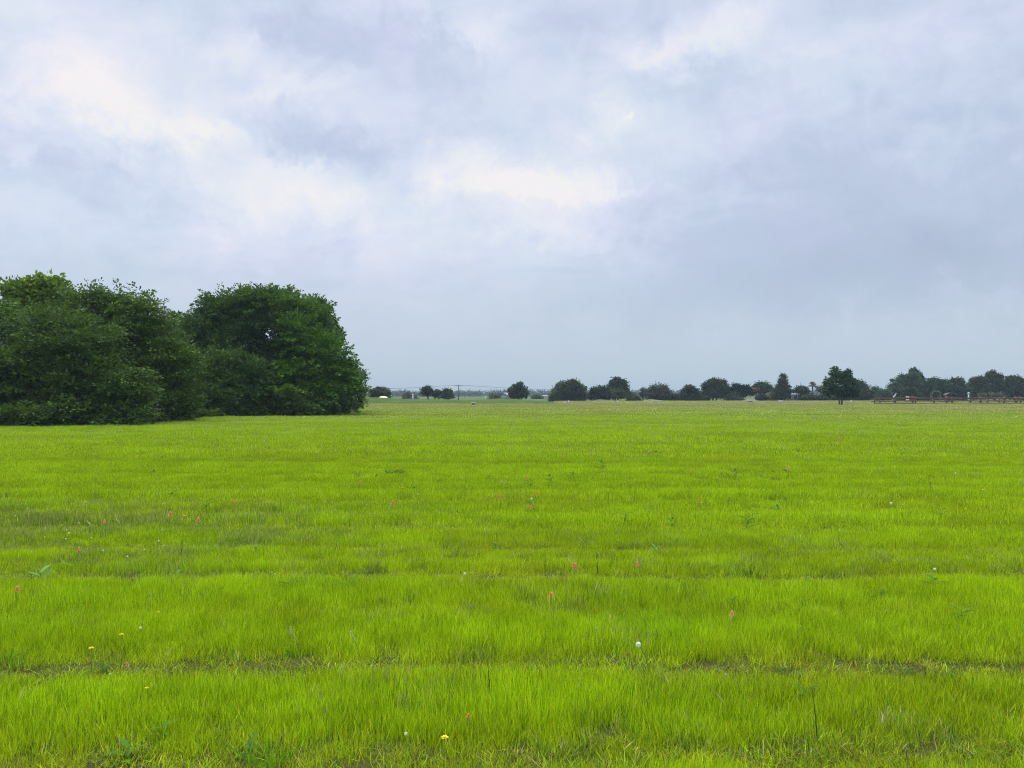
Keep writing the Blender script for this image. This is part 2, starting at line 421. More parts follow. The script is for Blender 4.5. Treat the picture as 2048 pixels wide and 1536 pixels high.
def grove_mask(x, y):
    """1 where the grove stands: no lawn under the trees"""
    px = x / np.maximum(y, 1) * F + 1024
    edge = np.interp(px, [-400, 0, 150, 300, 395, 440, 560, 700, 745, 770], [37.4, 38.6, 40, 43.2, 50, 57, 60, 62, 64, 400])
    return (y > edge) & (px < 722)

def mown():
    parts = []
    for kind, d0, d1, dens in (('near', 1.6, 9.5, 170), ('mid', 8.5, 21, 62), ('far', 19, 58, 15)):
        x, y = field_pts(d0, d1, dens)
        lo, hi = (sstep(8.3, 9.7, y) if kind == 'mid' else 1), (1 - sstep(8.3, 9.7, y) if kind == 'near' else 1)
        if kind == 'mid': hi = 1 - sstep(18.7, 21.2, y)
        if kind == 'far': lo, hi = sstep(18.7, 21.2, y), 1 - sstep(40, 58, y + (fbm(x * .12, y * .12, 5) - .5) * 18)
        k = (rng.random(len(x)) < lo * hi) & ~grove_mask(x, y); x, y = x[k], y[k]
        gap = row_gap(x, y); bare = .8 * sstep(.72, .86, fbm(x * 1.1, y * .9, 31)) * (y < 12)
        k = rng.random(len(x)) > gap * .60 + bare * .6; x, y, gap, bare = x[k], y[k], gap[k], bare[k]
        big = fbm(x * .22, y * .3, 12); mid = fbm(x * 1.3, y * 1.3, 13)
        fin = fbm(x * 3.7, y * 3.7, 14, 3); hs = (.58 + .46 * mid + .40 * fin + .25 * (big - .5)) * (1 - .84 * gap) * (1 - .45 * bare)
        hs *= 1 + .15 * sstep(12, 30, y)
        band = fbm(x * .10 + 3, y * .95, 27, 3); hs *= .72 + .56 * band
        dry = np.clip(gap * .75 + bare * .5 + sstep(.52, .75, fbm(x * .5, y * .7, 17)) * .28, 0, 1)
        # the weedy greyer patch at mid-left
        wl = np.exp(-((x + 5.2) / 3.4) ** 2 - ((y - 9.6) / 2.2) ** 2) * sstep(.3, .6, fbm(x * .8, y * .8, 44)) 
        lush = .4 * sstep(.64, .78, fbm(x * .9, y * .9, 19))
        t = np.ones((len(x), 3)) * (.60 + .16 * fbm(x * .6, y * .8, 15) + .34 * band + .24 * sstep(.25, .75, fin))[:, None]  # band term paints the light and dark of mown swaths into the colour
        t *= 1 + dry[:, None] * np.array([.02, -.20, .6])
        t *= 1 + lush[:, None] * np.array([-.28, -.10, .4])
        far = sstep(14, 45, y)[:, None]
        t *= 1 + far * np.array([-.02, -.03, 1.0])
        ol = (rng.random(len(x)) < np.clip(wl * .8 + sstep(.5, .8, fbm(x * .45 + 9, y * .8, 23)) * .10, 0, .85)) & (kind != 'far')
        if ol.any(): parts.append(('olive', x[ol], y[ol], np.ones((ol.sum(), 3)) * (.8 + .4 * rng.random((ol.sum(), 1))), hs[ol] * 1.1, np.full(ol.sum(), 1.0)))
        x, y, t, hs = x[~ol], y[~ol], t[~ol], hs[~ol]
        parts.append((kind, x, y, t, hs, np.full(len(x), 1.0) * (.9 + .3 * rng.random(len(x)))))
    x, y = field_pts(1.6, 14, 55); gap = row_gap(x, y); bare = sstep(.62, .80, fbm(x * 1.1, y * .9, 31))
    k = rng.random(len(x)) < gap * .9 + bare * .7 + .08; x, y = x[k], y[k]
    parts.append(('dry', x, y, np.ones((len(x), 3)) * (.7 + .5 * rng.random((len(x), 1))), .8 + .6 * rng.random(len(x)), np.ones(len(x)) * 1.2))
    x, y = field_pts(1.6, 26, 5); k = rng.random(len(x)) < sstep(.55, .78, fbm(x * .9 + 5, y * .9, 33)) * .9; x, y = x[k], y[k]
    parts.append(('lush', x, y, np.ones((len(x), 3)) * (.7 + .5 * rng.random((len(x), 1))), .7 + .5 * rng.random(len(x)), np.ones(len(x))))
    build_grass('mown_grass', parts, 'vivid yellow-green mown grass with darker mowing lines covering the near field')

def meadow():
    parts = []
    for d0, d1, dens, sc in ((36, 75, 9, 1.0), (75, 130, 6.5, 1.25), (130, 205, 4.0, 1.6)):
        x, y = field_pts(d0, d1, dens, 6)
        k = (rng.random(len(x)) < sstep(38, 60, y + (fbm(x * .12, y * .12, 5) - .5) * 18)) & ~grove_mask(x, y)
        px = x / y * F + 1024
        k &= ~((y > 133) & (px < 1115))
        x, y = x[k], y[k]
        b = fbm(x * .09, y * .05, 71); s = fbm(x * .5, y * .2, 72)
        t = np.ones((len(x), 3)) * (.80 + .40 * s)[:, None]
        t *= 1 + sstep(.5, .72, b)[:, None] * np.array([.05, -.12, .6])
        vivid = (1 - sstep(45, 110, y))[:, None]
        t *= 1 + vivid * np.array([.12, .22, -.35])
        parts.append(('meadow', x, y, t, (.35 + .5 * b + .15 * rng.random(len(x))) * np.where(y < 60, .7, 1), np.full(len(x), sc)))
    build_grass('meadow_grass', parts, 'duller olive uncut grass with tan seed heads along the far field')
mown(); meadow()

# ------------------------------------------------------------------ trees
UP = np.array([0, 0, 1.0])
def spray_templates(style, leaf, k=6):
    out = []
    for _ in range(k):
        n = {'feather': 34, 'clump': 24, 'flame': 26, 'far': 14}[style]
        u = rng.random(n) ** .8; v = (rng.random(n) - .5)
        if style == 'feather':
            P = np.stack([u * 1.0, v * .75 * (.35 + .9 * u * (1.25 - u)), -.28 * u * u + rng.normal(0, .035, n)], -1)
            nj, tilt = .45, .0
        elif style == 'clump':
            q = rng.normal(0, 1, (n, 3)); q /= np.linalg.norm(q, axis=1)[:, None]
            P = q * (rng.random((n, 1)) ** .4) * np.array([.5, .5, .34]) + np.array([.3, 0, 0]); nj, tilt = .7, 0
        elif style == 'flame':
            P = np.stack([u, v * .42 * (1.1 - u), rng.normal(0, .10, n) * (1.1 - u)], -1); nj, tilt = .9, 0
        else:
            q = rng.normal(0, 1, (n, 3)); P = q * np.array([.36, .36, .24]); nj, tilt = .6, 0
        nrm = np.array([0, 0, 1.0]) + rng.normal(0, nj, (n, 3)); nrm /= np.linalg.norm(nrm, axis=1)[:, None]
        ax = np.stack([.8 + 0 * u, np.sign(v) * .7 + rng.normal(0, .5, n), -.15 + rng.normal(0, .25, n)], -1)
        ax -= nrm * (ax * nrm).sum(1)[:, None]; ax /= np.linalg.norm(ax, axis=1)[:, None]
        sd = np.cross(nrm, ax); L = leaf * (.7 + .6 * rng.random((n, 1))); W = L * .56
        Q = np.stack([P, P + ax * L * .5 - sd * W * .5, P + ax * L, P + ax * L * .45 + sd * W * .5], 1)
        out.append(Q)
    return out

def crown_mesh(name, lobes, style, leaf, size, dens, cols, origin, holes=(), fill=.35, zmin=.05, clump=0, core=False):
    """lobes: (cx, cy, cz, rx, ry, rz) in world metres; size = spray length"""
    B, Fd, CC, SS = [], [], [], []
    L = np.array(lobes, float)
    L[:, 3:6] = np.maximum(L[:, 3:6] - size * (.16 if style == 'far' else .30), L[:, 3:6] * .55)
    if core: L0 = L.copy(); L0[:, 3:6] *= .72; nL = len(L); L = np.concatenate([L, L0])
    for li, (cx, cy, cz, rx, ry, rz) in enumerate(L):
        area = 4 * math.pi * (((rx * ry) ** 1.6 + (rx * rz) ** 1.6 + (ry * rz) ** 1.6) / 3) ** (1 / 1.6)
        n = max(8, int(area * dens))
        q = rng.normal(0, 1, (n, 3)); q /= np.linalg.norm(q, axis=1)[:, None]
        if clump:                                                # sprays gather into boughs with gaps between them
            nb = max(5, int(area * clump)); cb = rng.normal(0, 1, (nb, 3)); cb /= np.linalg.norm(cb, axis=1)[:, None]
            sg = clump ** -.5 * .36 / max(rx, rz)
            qq = cb[rng.integers(0, nb, n)] + rng.normal(0, 1, (n, 3)) * sg * np.array([1.2, 1.2, .34])
            inb = rng.random(n) < .80
            q = np.where(inb[:, None], qq / np.linalg.norm(qq, axis=1)[:, None], q)
        rr = np.where(rng.random(n) < fill, .35 + .45 * rng.random(n), .80 + .24 * rng.random(n))
        if clump: rr = np.where(inb, .90 + .20 * rng.random(n), np.where(rng.random(n) < fill, .35 + .4 * rng.random(n), .66 + .18 * rng.random(n)))
        bump = .84 + .34 * fbm(q[:, 0] * 2.3 + li * 3.1, q[:, 2] * 2.3 + q[:, 1] * 1.7, 100 + li, 3)
        p = np.array([cx, cy, cz]) + q * (rr * bump)[:, None] * np.array([rx, ry, rz])
        keep = p[:, 2] > zmin
        for lj, (ax, ay, az, bx, by, bz) in enumerate(L):       # nothing deep inside a neighbouring lobe
            if lj != li and not core: keep &= (((p - [ax, ay, az]) / [bx, by, bz]) ** 2).sum(1) > .22
        for hx, hz, hr, y0, y1 in holes:
            dd = np.hypot(p[:, 0] - hx * p[:, 1], p[:, 2] - EYE - hz * p[:, 1]) / p[:, 1]
            keep &= ~((dd < hr * (.6 + .8 * rng.random(n))) & (p[:, 1] > y0) & (p[:, 1] < y1))
        p, q = p[keep], q[keep]; n = len(p)
        if style == 'flame': f = q * [.5, .5, .3] + UP * 1.0 + rng.normal(0, .18, (n, 3))
        else: f = q * [1, 1, .55] + UP * .12 + rng.normal(0, .28, (n, 3))
        f /= np.linalg.norm(f, axis=1)[:, None]
        lc = np.array(cols)[rng.integers(0, len(cols))]
        c = np.array(cols)[rng.integers(0, len(cols), n)] * .45 + lc * .55
        c = c * (.72 + .56 * rng.random((n, 1)))
        B.append(p - f * size * .35); Fd.append(f); CC.append(c); SS.append(size * (.65 + .7 * rng.random(n)))
    B, Fd, CC, SS = map(np.concatenate, (B, Fd, CC, SS))
    sd = np.cross(Fd, UP + rng.normal(0, .12, Fd.shape)); sd /= np.linalg.norm(sd, axis=1)[:, None]
    if style in ('flame', 'clump', 'far'):
        a = rng.random(len(B)) * 6.283; u0 = np.cross(sd, Fd)
        sd = sd * np.cos(a)[:, None] + u0 * np.sin(a)[:, None] if style == 'flame' else sd
    upv = np.cross(sd, Fd)
    T = spray_templates(style, leaf / size)
    tid = rng.integers(0, len(T), len(B)); VV, CO = [], []
    for k, q in enumerate(T):
        s = tid == k; m = s.sum(); t = q.reshape(-1, 3)
        v = B[s][:, None, :] + SS[s][:, None, None] * (t[None, :, 0:1] * Fd[s][:, None] + t[None, :, 1:2] * sd[s][:, None] + t[None, :, 2:3] * upv[s][:, None])
        VV.append(v.reshape(-1, 3))
        c = CC[s][:, None, None, :] * (.8 + .4 * rng.random((m, len(q), 1, 1)))
        CO.append(np.broadcast_to(c, (m, len(q), 4, 3)).reshape(-1, 3))
    V = np.concatenate(VV); V[:, 2] = np.maximum(V[:, 2], .01)
    return quads(name, V - origin, M_LEAF, np.concatenate(CO))

def trunk_mesh(name, base, lobes, r0, stems=1, fork=.4, k=6, origin=np.zeros(3), twigs=0):
    mb = MB(); L = np.array(lobes, float); cen = L[:, :3].mean(0); top = (L[:, 2]).max()
    for s in range(stems):
        off = np.array([(s - (stems - 1) / 2) * r0 * 3.8, rng.normal(0, r0), 0]) if stems > 1 else np.zeros(3)
        b = np.asarray(base) + off; hf = b[2] + (cen[2] - b[2]) * fork
        fk = np.array([b[0] * .75 + cen[0] * .25 + off[0] * .6, b[1] * .75 + cen[1] * .25, hf])
        mb.tube([b - [0, 0, .05], b + [0, 0, .18], (b + fk) / 2 + rng.normal(0, r0 * .4, 3), fk], [r0 * 1.5, r0 * 1.1, r0 * .9, r0 * .75], k)
        for i, l in enumerate(L):
            if i % stems != s: continue
            e = l[:3] + [0, 0, l[5] * .3]; mid = (fk + e) / 2 + rng.normal(0, .12, 3) * l[3] + [0, 0, .15 * l[5]]
            if e[2] < .4: continue
            mb.tube([fk, mid, e], [r0 * .6, r0 * .36, r0 * .1], k)
            for _ in range(twigs):
                q = rng.normal(0, 1, 3); q /= np.linalg.norm(q); q[2] = abs(q[2]) * .6
                mb.tube([mid, (mid + e) / 2 + q * l[3:6] * .3, l[:3] + q * l[3:6] * .85], [r0 * .26, r0 * .14, r0 * .04], 5)
    me = mb.mesh(name, M_BARK)
    co = np.zeros(len(me.vertices) * 3, np.float32); me.vertices.foreach_get('co', co); co = co.reshape(-1, 3) - origin
    me.vertices.foreach_set('co', co.astype(np.float32).ravel()); me.update()
    return me

def tree(kind, label, cat, D, px_base, lobes_px, style, leaf, size, dens, cols, r0=.14, stems=1, group=None, holes=(), fill=.35, fork=.4, twigs=2, depth=1.0, k=6, base_py=None, clump=0, core=False):
    """lobes_px: (px, py, rx, ry[, dy]) read as metres at distance D"""
    s = D / F; lob = []
    for l in lobes_px:
        px, py, rx, ry = l[:4]; dy = l[4] if len(l) > 4 else 0
        c = at(px, D, py); lob.append((c[0], D + dy, c[2], rx * s, (rx + ry) * .5 * s * depth, ry * s))
    base = at(px_base, D); base[2] = float(ground_z(base[0:1], base[1:2])[0]) if base_py is None else EYE + (YH - base_py) / F * D
    root = empty(kind, base, label, cat, group)
    add('crown', crown_mesh('crown', lob, style, leaf, size, dens, cols, base, holes, fill, .05, clump, core), root)
    if r0: add('trunk', trunk_mesh('trunk', base, lob, r0, stems, fork, k, base, twigs), root)
    return root

GD = [(.064, .118, .024), (.084, .146, .026), (.050, .098, .024), (.108, .172, .026)]        # deep green
GB = [(.055, .115, .018), (.075, .142, .02), (.044, .095, .02)]                                # brighter
GY = [(.15, .225, .02), (.11, .185, .02), (.075, .145, .02)]                              # yellowish
GO = [(.052, .088, .028), (.044, .08, .028), (.06, .092, .03)]                              # olive
GRV = 'trees and shrubs of the dark grove'
fe = dict(style='feather', leaf=.135, size=1.0, dens=8.0)
tree('grove_tree', 'feathery dark tree cut off by the left edge of the photo', 'tree', 43, -70,
     [(-70, 700, 90, 105), (-25, 640, 55, 55), (-60, 800, 90, 55), (-110, 620, 60, 60)], cols=GD, group=GRV, clump=.30, core=True, **fe)
tree('grove_tree', 'tallest pale yellow-green tree with clumped leaves rising behind the left of the grove', 'tree', 50, 60,
     [(62, 592, 52, 38), (98, 572, 30, 26), (32, 588, 28, 32), (120, 600, 34, 40), (60, 640, 75, 50), (70, 568, 24, 24), (75, 720, 80, 70)], style='clump', leaf=.25, size=.8, dens=4.9, cols=GY, group=GRV, clump=.30, core=True, fill=.25, twigs=3)
tree('grove_tree', 'broad feathery tree with drooping layered sprays at the front left of the grove', 'tree', 41.5, 110,
     [(55, 735, 95, 55, -.4), (150, 690, 95, 65), (75, 665, 85, 55, .6), (205, 750, 85, 50, -.6), (40, 800, 90, 42, -.9), (160, 800, 100, 42, -1.2), (265, 790, 55, 52, -.5), (120, 745, 120, 70, .6)], cols=GD, group=GRV, clump=.30, core=True, **fe)
tree('grove_tree', 'spiky-topped dark tree in the middle of the left half of the grove', 'tree', 46.5, 230,
     [(175, 610, 45, 42), (232, 604, 42, 40), (260, 640, 60, 52), (285, 606, 20, 32), (150, 650, 60, 60), (310, 670, 42, 45), (225, 700, 110, 75), (205, 590, 22, 26), (240, 588, 16, 24)], cols=GD, group=GRV, clump=.30, core=True, **fe)
tree('grove_tree', 'lighter feathery tree leaning right beside the dark gap in the grove', 'tree', 46, 335,
     [(335, 690, 42, 52), (368, 748, 36, 42), (335, 790, 55, 44, -.4), (300, 745, 55, 60), (378, 715, 22, 28, -.3), (365, 800, 36, 34)], cols=[(.08, .14, .018), (.098, .155, .018), (.064, .12, .018)], group=GRV, clump=.30, core=True, **fe)
tree('grove_tree', 'small dark tree showing through the dip between the two halves of the grove', 'tree', 66, 360,
     [(352, 655, 28, 30), (372, 670, 30, 40), (395, 720, 40, 70), (350, 630, 10, 16), (360, 740, 50, 60)], style='feather', leaf=.2, size=1.1, dens=4.2, cols=GB, group=GRV, clump=.30, core=True)
HOLE = [((531 - 1024) / F, (YH - 672) / F, 17 / F, 0, 200), ((556 - 1024) / F, (YH - 664) / F, 11 / F, 0, 200), ((512 - 1024) / F, (YH - 690) / F, 10 / F, 0, 200), ((537 - 1024) / F, (YH - 703) / F, 7 / F, 0, 200),
        ((436 - 1024) / F, (YH - 676) / F, 4 / F, 0, 200), ((655 - 1024) / F, (YH - 692) / F, 3 / F, 0, 200)]
tree('grove_tree', 'big domed tree with a gap of sky and dark limbs showing through its middle', 'tree', 63, 525,
     [(500, 640, 95, 55), (425, 660, 56, 52), (465, 618, 60, 40), (545, 612, 70, 42), (605, 650, 62, 52), (405, 715, 48, 60), (480, 705, 60, 45, -1), (580, 705, 60, 50), (425, 602, 26, 22), (388, 650, 24, 26), (400, 624, 18, 20), (510, 590, 44, 20), (500, 700, 110, 90, 1.5)],
     cols=GB, group=GRV, clump=.30, core=True, holes=HOLE, fill=.2, style='feather', leaf=.17, size=1.15, dens=7.5, r0=.2, twigs=4)
tree('grove_tree', 'dark clump-leaved tree at the right shoulder of the dome, open-edged against the sky', 'tree', 70, 620,
     [(632, 632, 42, 38), (658, 668, 26, 36), (608, 602, 34, 18), (640, 610, 22, 18), (570, 592, 30, 18), (645, 690, 40, 40), (590, 760, 90, 60)], style='clump', leaf=.32, size=1.05, dens=2.8, cols=GD, group=GRV, clump=.30, core=True, holes=HOLE, fill=.25, twigs=4)
tree('grove_tree', 'bright green feathery tree at the front right of the dome', 'tree', 60.5, 620,
     [(600, 680, 46, 44), (645, 715, 48, 52), (610, 750, 62, 55), (660, 770, 50, 50), (588, 640, 34, 24), (640, 790, 60, 40), (676, 715, 26, 40), (694, 750, 28, 40)], cols=[(.075, .165, .012), (.095, .185, .013), (.062, .14, .014)], group=GRV, clump=.30, core=True, holes=HOLE, style='feather', leaf=.2, size=1.1, dens=4.2)
tree('grove_tree', 'low wide tree with layered branches at the front left of the dome', 'tree', 58, 455,
     [(440, 735, 58, 40), (470, 785, 68, 42, -.5), (415, 800, 38, 32), (505, 755, 46, 42), (450, 715, 36, 24)], cols=GB, group=GRV, clump=.30, core=True, style='feather', leaf=.2, size=1.1, dens=4.6)
tree('grove_tree', 'shadowed tree filling the lower middle of the dome behind the front shrubs', 'tree', 66, 530,
     [(500, 760, 60, 50), (565, 760, 60, 50), (440, 770, 60, 50), (610, 780, 60, 40)], cols=GD, group=GRV, clump=.30, core=True, style='feather', leaf=.22, size=1.2, dens=3.4, fill=.5)
tree('grove_shrub', 'dark leafy shrub at the foot of the dome, left of its right-hand slope', 'shrub', 58, 575,
     [(560, 797, 48, 30), (605, 808, 55, 24), (530, 813, 36, 18)], cols=GD, group=GRV, clump=.30, core=True, r0=.06, style='feather', leaf=.2, size=1.0, dens=4.9)
tree('grove_shrub', 'rounded shrub ending the grove on its right, with a loose twiggy top', 'shrub', 64, 695,
     [(688, 770, 36, 46), (708, 760, 20, 34), (672, 740, 26, 40), (700, 805, 30, 22), (725, 750, 8, 18), (722, 785, 12, 26)], cols=GD, group=GRV, clump=.30, core=True, r0=.07, style='clump', leaf=.2, size=.9, dens=5.3)
tree('grove_shrub', 'low dark shrub at the far left foot of the grove', 'shrub', 38.6, 45, [(30, 828, 70, 24), (95, 832, 50, 18), (-40, 825, 60, 26)], cols=GD, group=GRV, clump=.30, core=True, r0=.05, style='feather', leaf=.16, size=.8, dens=6.5)
tree('grove_shrub', 'low dark shrub under the front feathery tree', 'shrub', 39.8, 205, [(190, 830, 60, 20), (250, 828, 46, 22), (140, 835, 40, 16)], cols=GD, group=GRV, clump=.30, core=True, r0=.05, style='feather', leaf=.16, size=.8, dens=6.5)
tree('grove_shrub', 'low shrub beside the dark gap between the halves of the grove', 'shrub', 47.5, 345, [(330, 825, 40, 18), (370, 822, 28, 20)], cols=GB, group=GRV, clump=.30, core=True, r0=.05, style='feather', leaf=.17, size=.8, dens=5.7)
tree('grove_shrub', 'small pale green shrub in the gap of the grove', 'shrub', 55, 400, [(395, 822, 30, 14), (425, 826, 22, 9)], cols=GY, group=GRV, clump=.30, core=True, r0=.04, style='feather', leaf=.17, size=.7, dens=5.7)
tree('grove_shrub', 'low layered shrub at the foot of the dome on its left', 'shrub', 57, 480, [(470, 815, 46, 17), (510, 818, 30, 14)], cols=GB, group=GRV, clump=.30, core=True, r0=.04, style='feather', leaf=.14, size=.8, dens=5.7)
tree('grove_shrub', 'dark shrub at the foot of the dome on its right', 'shrub', 61.5, 655, [(650, 812, 42, 16), (690, 815, 24, 12)], cols=GD, group=GRV, clump=.30, core=True, r0=.04, style='feather', leaf=.2, size=.9, dens=5.3)


for px, D, w, h, lab in ((-70, 38.4, 70, 38, 'dark shrub at the foot of the grove just off the left edge'), (105, 39.2, 60, 34, 'dark shrub at the foot of the grove between two low ones on the left'), (285, 43.5, 55, 36, 'dark shrub at the foot of the leaning lighter tree'), (620, 61, 60, 34, 'dark shrub below the bright green tree of the dome'), (555, 59.5, 40, 28, 'dark shrub below the middle of the dome')):
    tree('grove_shrub', lab, 'shrub', D, px, [(px - w * .45, YH + EYE * F / D - h * .55, w * .5, h * .6), (px + w * .4, YH + EYE * F / D - h * .45, w * .55, h * .5), (px, YH + EYE * F / D - h * .7, w * .45, h * .5)], cols=GD, group=GRV, clump=.3, core=True, r0=.05, style='feather', leaf=.17, size=.8, dens=6)

tree('grove_tree', 'shadowed tree closing the middle of the left half of the grove behind the front crowns', 'tree', 52, 260, [(250, 690, 80, 62), (305, 725, 70, 62), (190, 690, 80, 60), (120, 680, 80, 60), (270, 770, 90, 50)], style='feather', leaf=.19, size=1.1, dens=4.5, cols=GD, group=GRV, clump=.30, core=True)

# trees far across the field ------------------------------------------------
def auto_lobes(x0, x1, top, bot, n=9, shape='round'):
    w, h, cx, cy = x1 - x0, bot - top, (x0 + x1) / 2, (top + bot) / 2
    L = []
    if shape == 'cone':
        for i in range(6):
            t = i / 5; L.append((cx + rng.normal(0, w * .04), top + h * (.1 + .8 * t), w * (.10 + .36 * t), h * .16))
        return L
    L.append((cx + rng.normal(0, w * .04), cy + h * .08, w * .36, h * .36))
    for i in range(n):
        a = math.pi * (i + .5) / n + rng.normal(0, .12); r = .66 + .26 * rng.random()
        sx, sy = w * (.11 + .15 * rng.random()), h * (.11 + .15 * rng.random())
        if shape == 'umbrella': sy *= .8
        L.append((cx - math.cos(a) * (w / 2 - sx) * r * 1.25, bot - h * .22 - math.sin(a) * (h * .78 - sy) * min(1, r * 1.15), sx, sy, rng.normal(0, w * .02)))
    if shape != 'umbrella':
        for i in range(3): L.append((x0 + w * (.22 + .28 * i), bot - h * .16, w * .2, h * .17))
    return L
FARG = 'trees standing beyond the far edge of the field'
def far_tree(kind, label, cat, D, x0, x1, top, bot, cols, shape='round', r0=.16, stems=1, leaf=.36, size=.75, dens=9, group=FARG, n=9, fill=.3, px=None, fork=.6, base_py=None, style='far'):
    n = max(5, int(n * .75)); f = np.exp(rng.normal(0, .16)); hue = np.array([np.exp(rng.normal(0, .10)), 1, np.exp(rng.normal(0, .12))])
    cols = [tuple(np.array(c) * f * hue) for c in cols]
    lo = auto_lobes(x0, x1, top, bot, n, shape)
    return tree(kind, label, cat, D, (x0 + x1) / 2 if px is None else px, lo, style, leaf, size, dens, cols, r0, stems, group, fill=fill, fork=fork, twigs=1, k=5, depth=.9, base_py=base_py, clump=.22)
FD = [(.03, .052, .018), (.038, .064, .02), (.026, .046, .018)]
FM = [(.045, .078, .022), (.055, .09, .024), (.038, .068, .022)]
FL = [(.06, .095, .05), (.07, .105, .055), (.052, .085, .045)]
FOL = [(.055, .078, .034), (.045, .07, .034), (.07, .08, .036)]
FPALE = [(.12, .14, .09), (.10, .125, .08), (.14, .15, .10)]
T = far_tree
T('oak_tree', 'dark round oak on the berm just right of the grove, over the pale sand bunker', 'tree', 185, 738, 783, 772, 798, FD)
T('oak_tree', 'dark wind-shaped tree on the berm, left of the lighter pair', 'tree', 188, 838, 869, 772, 793, FD, 'umbrella', r0=.2, px=858, fork=.75, n=8)
T('small_tree', 'lighter small tree in the middle of the trio on the berm', 'tree', 190, 864, 886, 778, 796, FM, 'umbrella', stems=2, fork=.7, n=7)
T('small_tree', 'lighter small tree on the right of the trio on the berm', 'tree', 192, 880, 908, 777, 797, FM, r0=.16, stems=2, fork=.7, n=7)
tree('cedar_tree', 'dark pointed cedar with upright sprays, alone by the end of the berm', 'tree', 195, 1037,
     [(1036, 784, 15, 14), (1028, 788, 11, 11), (1046, 788, 11, 11), (1032, 775, 6, 6), (1041, 775, 6, 7), (1024, 792, 8, 7), (1051, 792, 7, 7), (1036, 793, 17, 7)], 'flame', .36, 1.3, 5.0, FD, r0=.14, group=FARG, fill=.3, twigs=0)
T('broad_tree', 'broad olive tree with a bronze patch, first big crown right of the cedar', 'tree', 196, 1104, 1176, 760, 804, FOL, n=11, dens=8.3)
T('small_tree', 'low dark rounded tree against the left flank of the broad olive tree', 'tree', 194, 1097, 1122, 782, 804, FM, n=7)
T('oak_tree', 'low spreading dark tree between the broad olive tree and the tall round one', 'tree', 198, 1174, 1224, 770, 801, FM, n=9)
T('oak_tree', 'tall round-headed dark tree above the two clipped hedges', 'tree', 212, 1213, 1259, 753, 792, FD, n=11, r0=.25, fork=.5)
T('small_tree', 'grey-green low tree below the tall round-headed one', 'tree', 200, 1206, 1256, 776, 801, FM, 'umbrella', stems=3, n=8)
T('small_tree', 'thin open tree just right of the tall round-headed one', 'tree', 215, 1250, 1274, 781, 797, FL, 'umbrella', n=6, dens=5.4)
T('small_tree', 'little open tree left of the wide grey-green one', 'tree', 208, 1276, 1296, 775, 797, FL, 'umbrella', n=6, dens=5.4)
T('broad_tree', 'wide sparse grey-green tree with gaps, left of the long row', 'tree', 205, 1288, 1348, 766, 803, FL, n=11, dens=5.4, fill=.15)
T('shrub', 'pale green bush tucked between the grey-green tree and the long row', 'shrub', 206, 1338, 1362, 785, 803, FL, n=6, r0=.06)
T('oak_tree', 'round dark tree starting the long row', 'tree', 203, 1359, 1404, 769, 802, FM, n=9)
T('tall_tree', 'tall loose-topped tree in the long row, left of the flat dark canopies', 'tree', 214, 1402, 1458, 754, 796, FM, n=11, r0=.25, stems=2)
T('shrub', 'dark shrub under the tall loose-topped tree', 'shrub', 204, 1368, 1420, 788, 803, FD, n=7, r0=.06)
T('oak_tree', 'dark flat-topped oak left of the brownish palm', 'tree', 212, 1452, 1506, 766, 794, FD, 'umbrella', n=10, r0=.22)
T('oak_tree', 'dark umbrella-shaped oak behind the brownish palm', 'tree', 216, 1494, 1548, 764, 789, FD, 'umbrella', n=10, r0=.22, dens=8.8)
T('shrub', 'olive bush under the flat-topped oak, left of the brownish palm', 'shrub', 205, 1452, 1484, 785, 802, FM, n=7, r0=.06)
T('shrub', 'round green shrub right of the brownish palm', 'shrub', 203, 1511, 1534, 786, 801, FM, n=7, r0=.06, dens=9.5)
T('shrub', 'pale yellowish shrub left of the pointed tree', 'shrub', 205, 1532, 1560, 783, 801, FPALE, n=7, r0=.06)
T('pointed_tree', 'tall pointed tree in front of the grey house', 'tree', 204, 1546, 1586, 747, 794, FM, 'cone', r0=.2, px=1564, dens=9.5)
T('oak_tree', 'flat umbrella tree right of the grey house', 'tree', 215, 1583, 1623, 771, 791, FD, 'umbrella', n=9, r0=.2)
T('small_tree', 'open bronze-green tree left of the lone field tree', 'tree', 212, 1630, 1655, 768, 790, [(.07, .075, .045), (.06, .075, .045)], 'umbrella', n=7, dens=2.8)
T('shrub', 'low green shrub right of the grey house', 'shrub', 203, 1598, 1634, 789, 801, FM, n=7, r0=.05)
T('shrub', 'low dull shrub below the tan palm', 'shrub', 204, 1624, 1656, 790, 801, FOL, n=7, r0=.05)
T('hedge_row', 'long dark hedge behind the lone field tree', 'hedge', 208, 1648, 1740, 784, 802, FD, n=12, r0=.06)
T('broad_tree', 'dark tree peeping out to the right behind the lone field tree', 'tree', 206, 1692, 1742, 757, 800, FM, n=10)
T('shrub', 'pale spreading shrub left of the fence group of big trees', 'shrub', 205, 1732, 1786, 773, 801, FL, n=9, r0=.06)
T('tall_tree', 'tallest dark crown rising behind the big trees over the fence', 'tree', 232, 1806, 1852, 736, 790, FD, n=11, r0=.3)
T('broad_tree', 'large bushy tree above the left half of the fence', 'tree', 214, 1776, 1866, 747, 800, FM, n=13, r0=.3)
T('shrub', 'mounded dark bush under the large bushy tree by the fence', 'shrub', 204, 1800, 1842, 773, 801, FM, n=8, r0=.06)
T('broad_tree', 'bright green tree right of the large bushy tree over the fence', 'tree', 210, 1842, 1894, 751, 800, [(.034, .075, .03), (.04, .082, .032)], n=11)
T('oak_tree', 'rounded dark oak over the middle of the fence', 'tree', 208, 1884, 1938, 754, 800, FD, n=11, r0=.22)
T('oak_tree', 'medium tree left of the tallest crown at the right edge', 'tree', 210, 1936, 1984, 753, 798, FM, n=10)
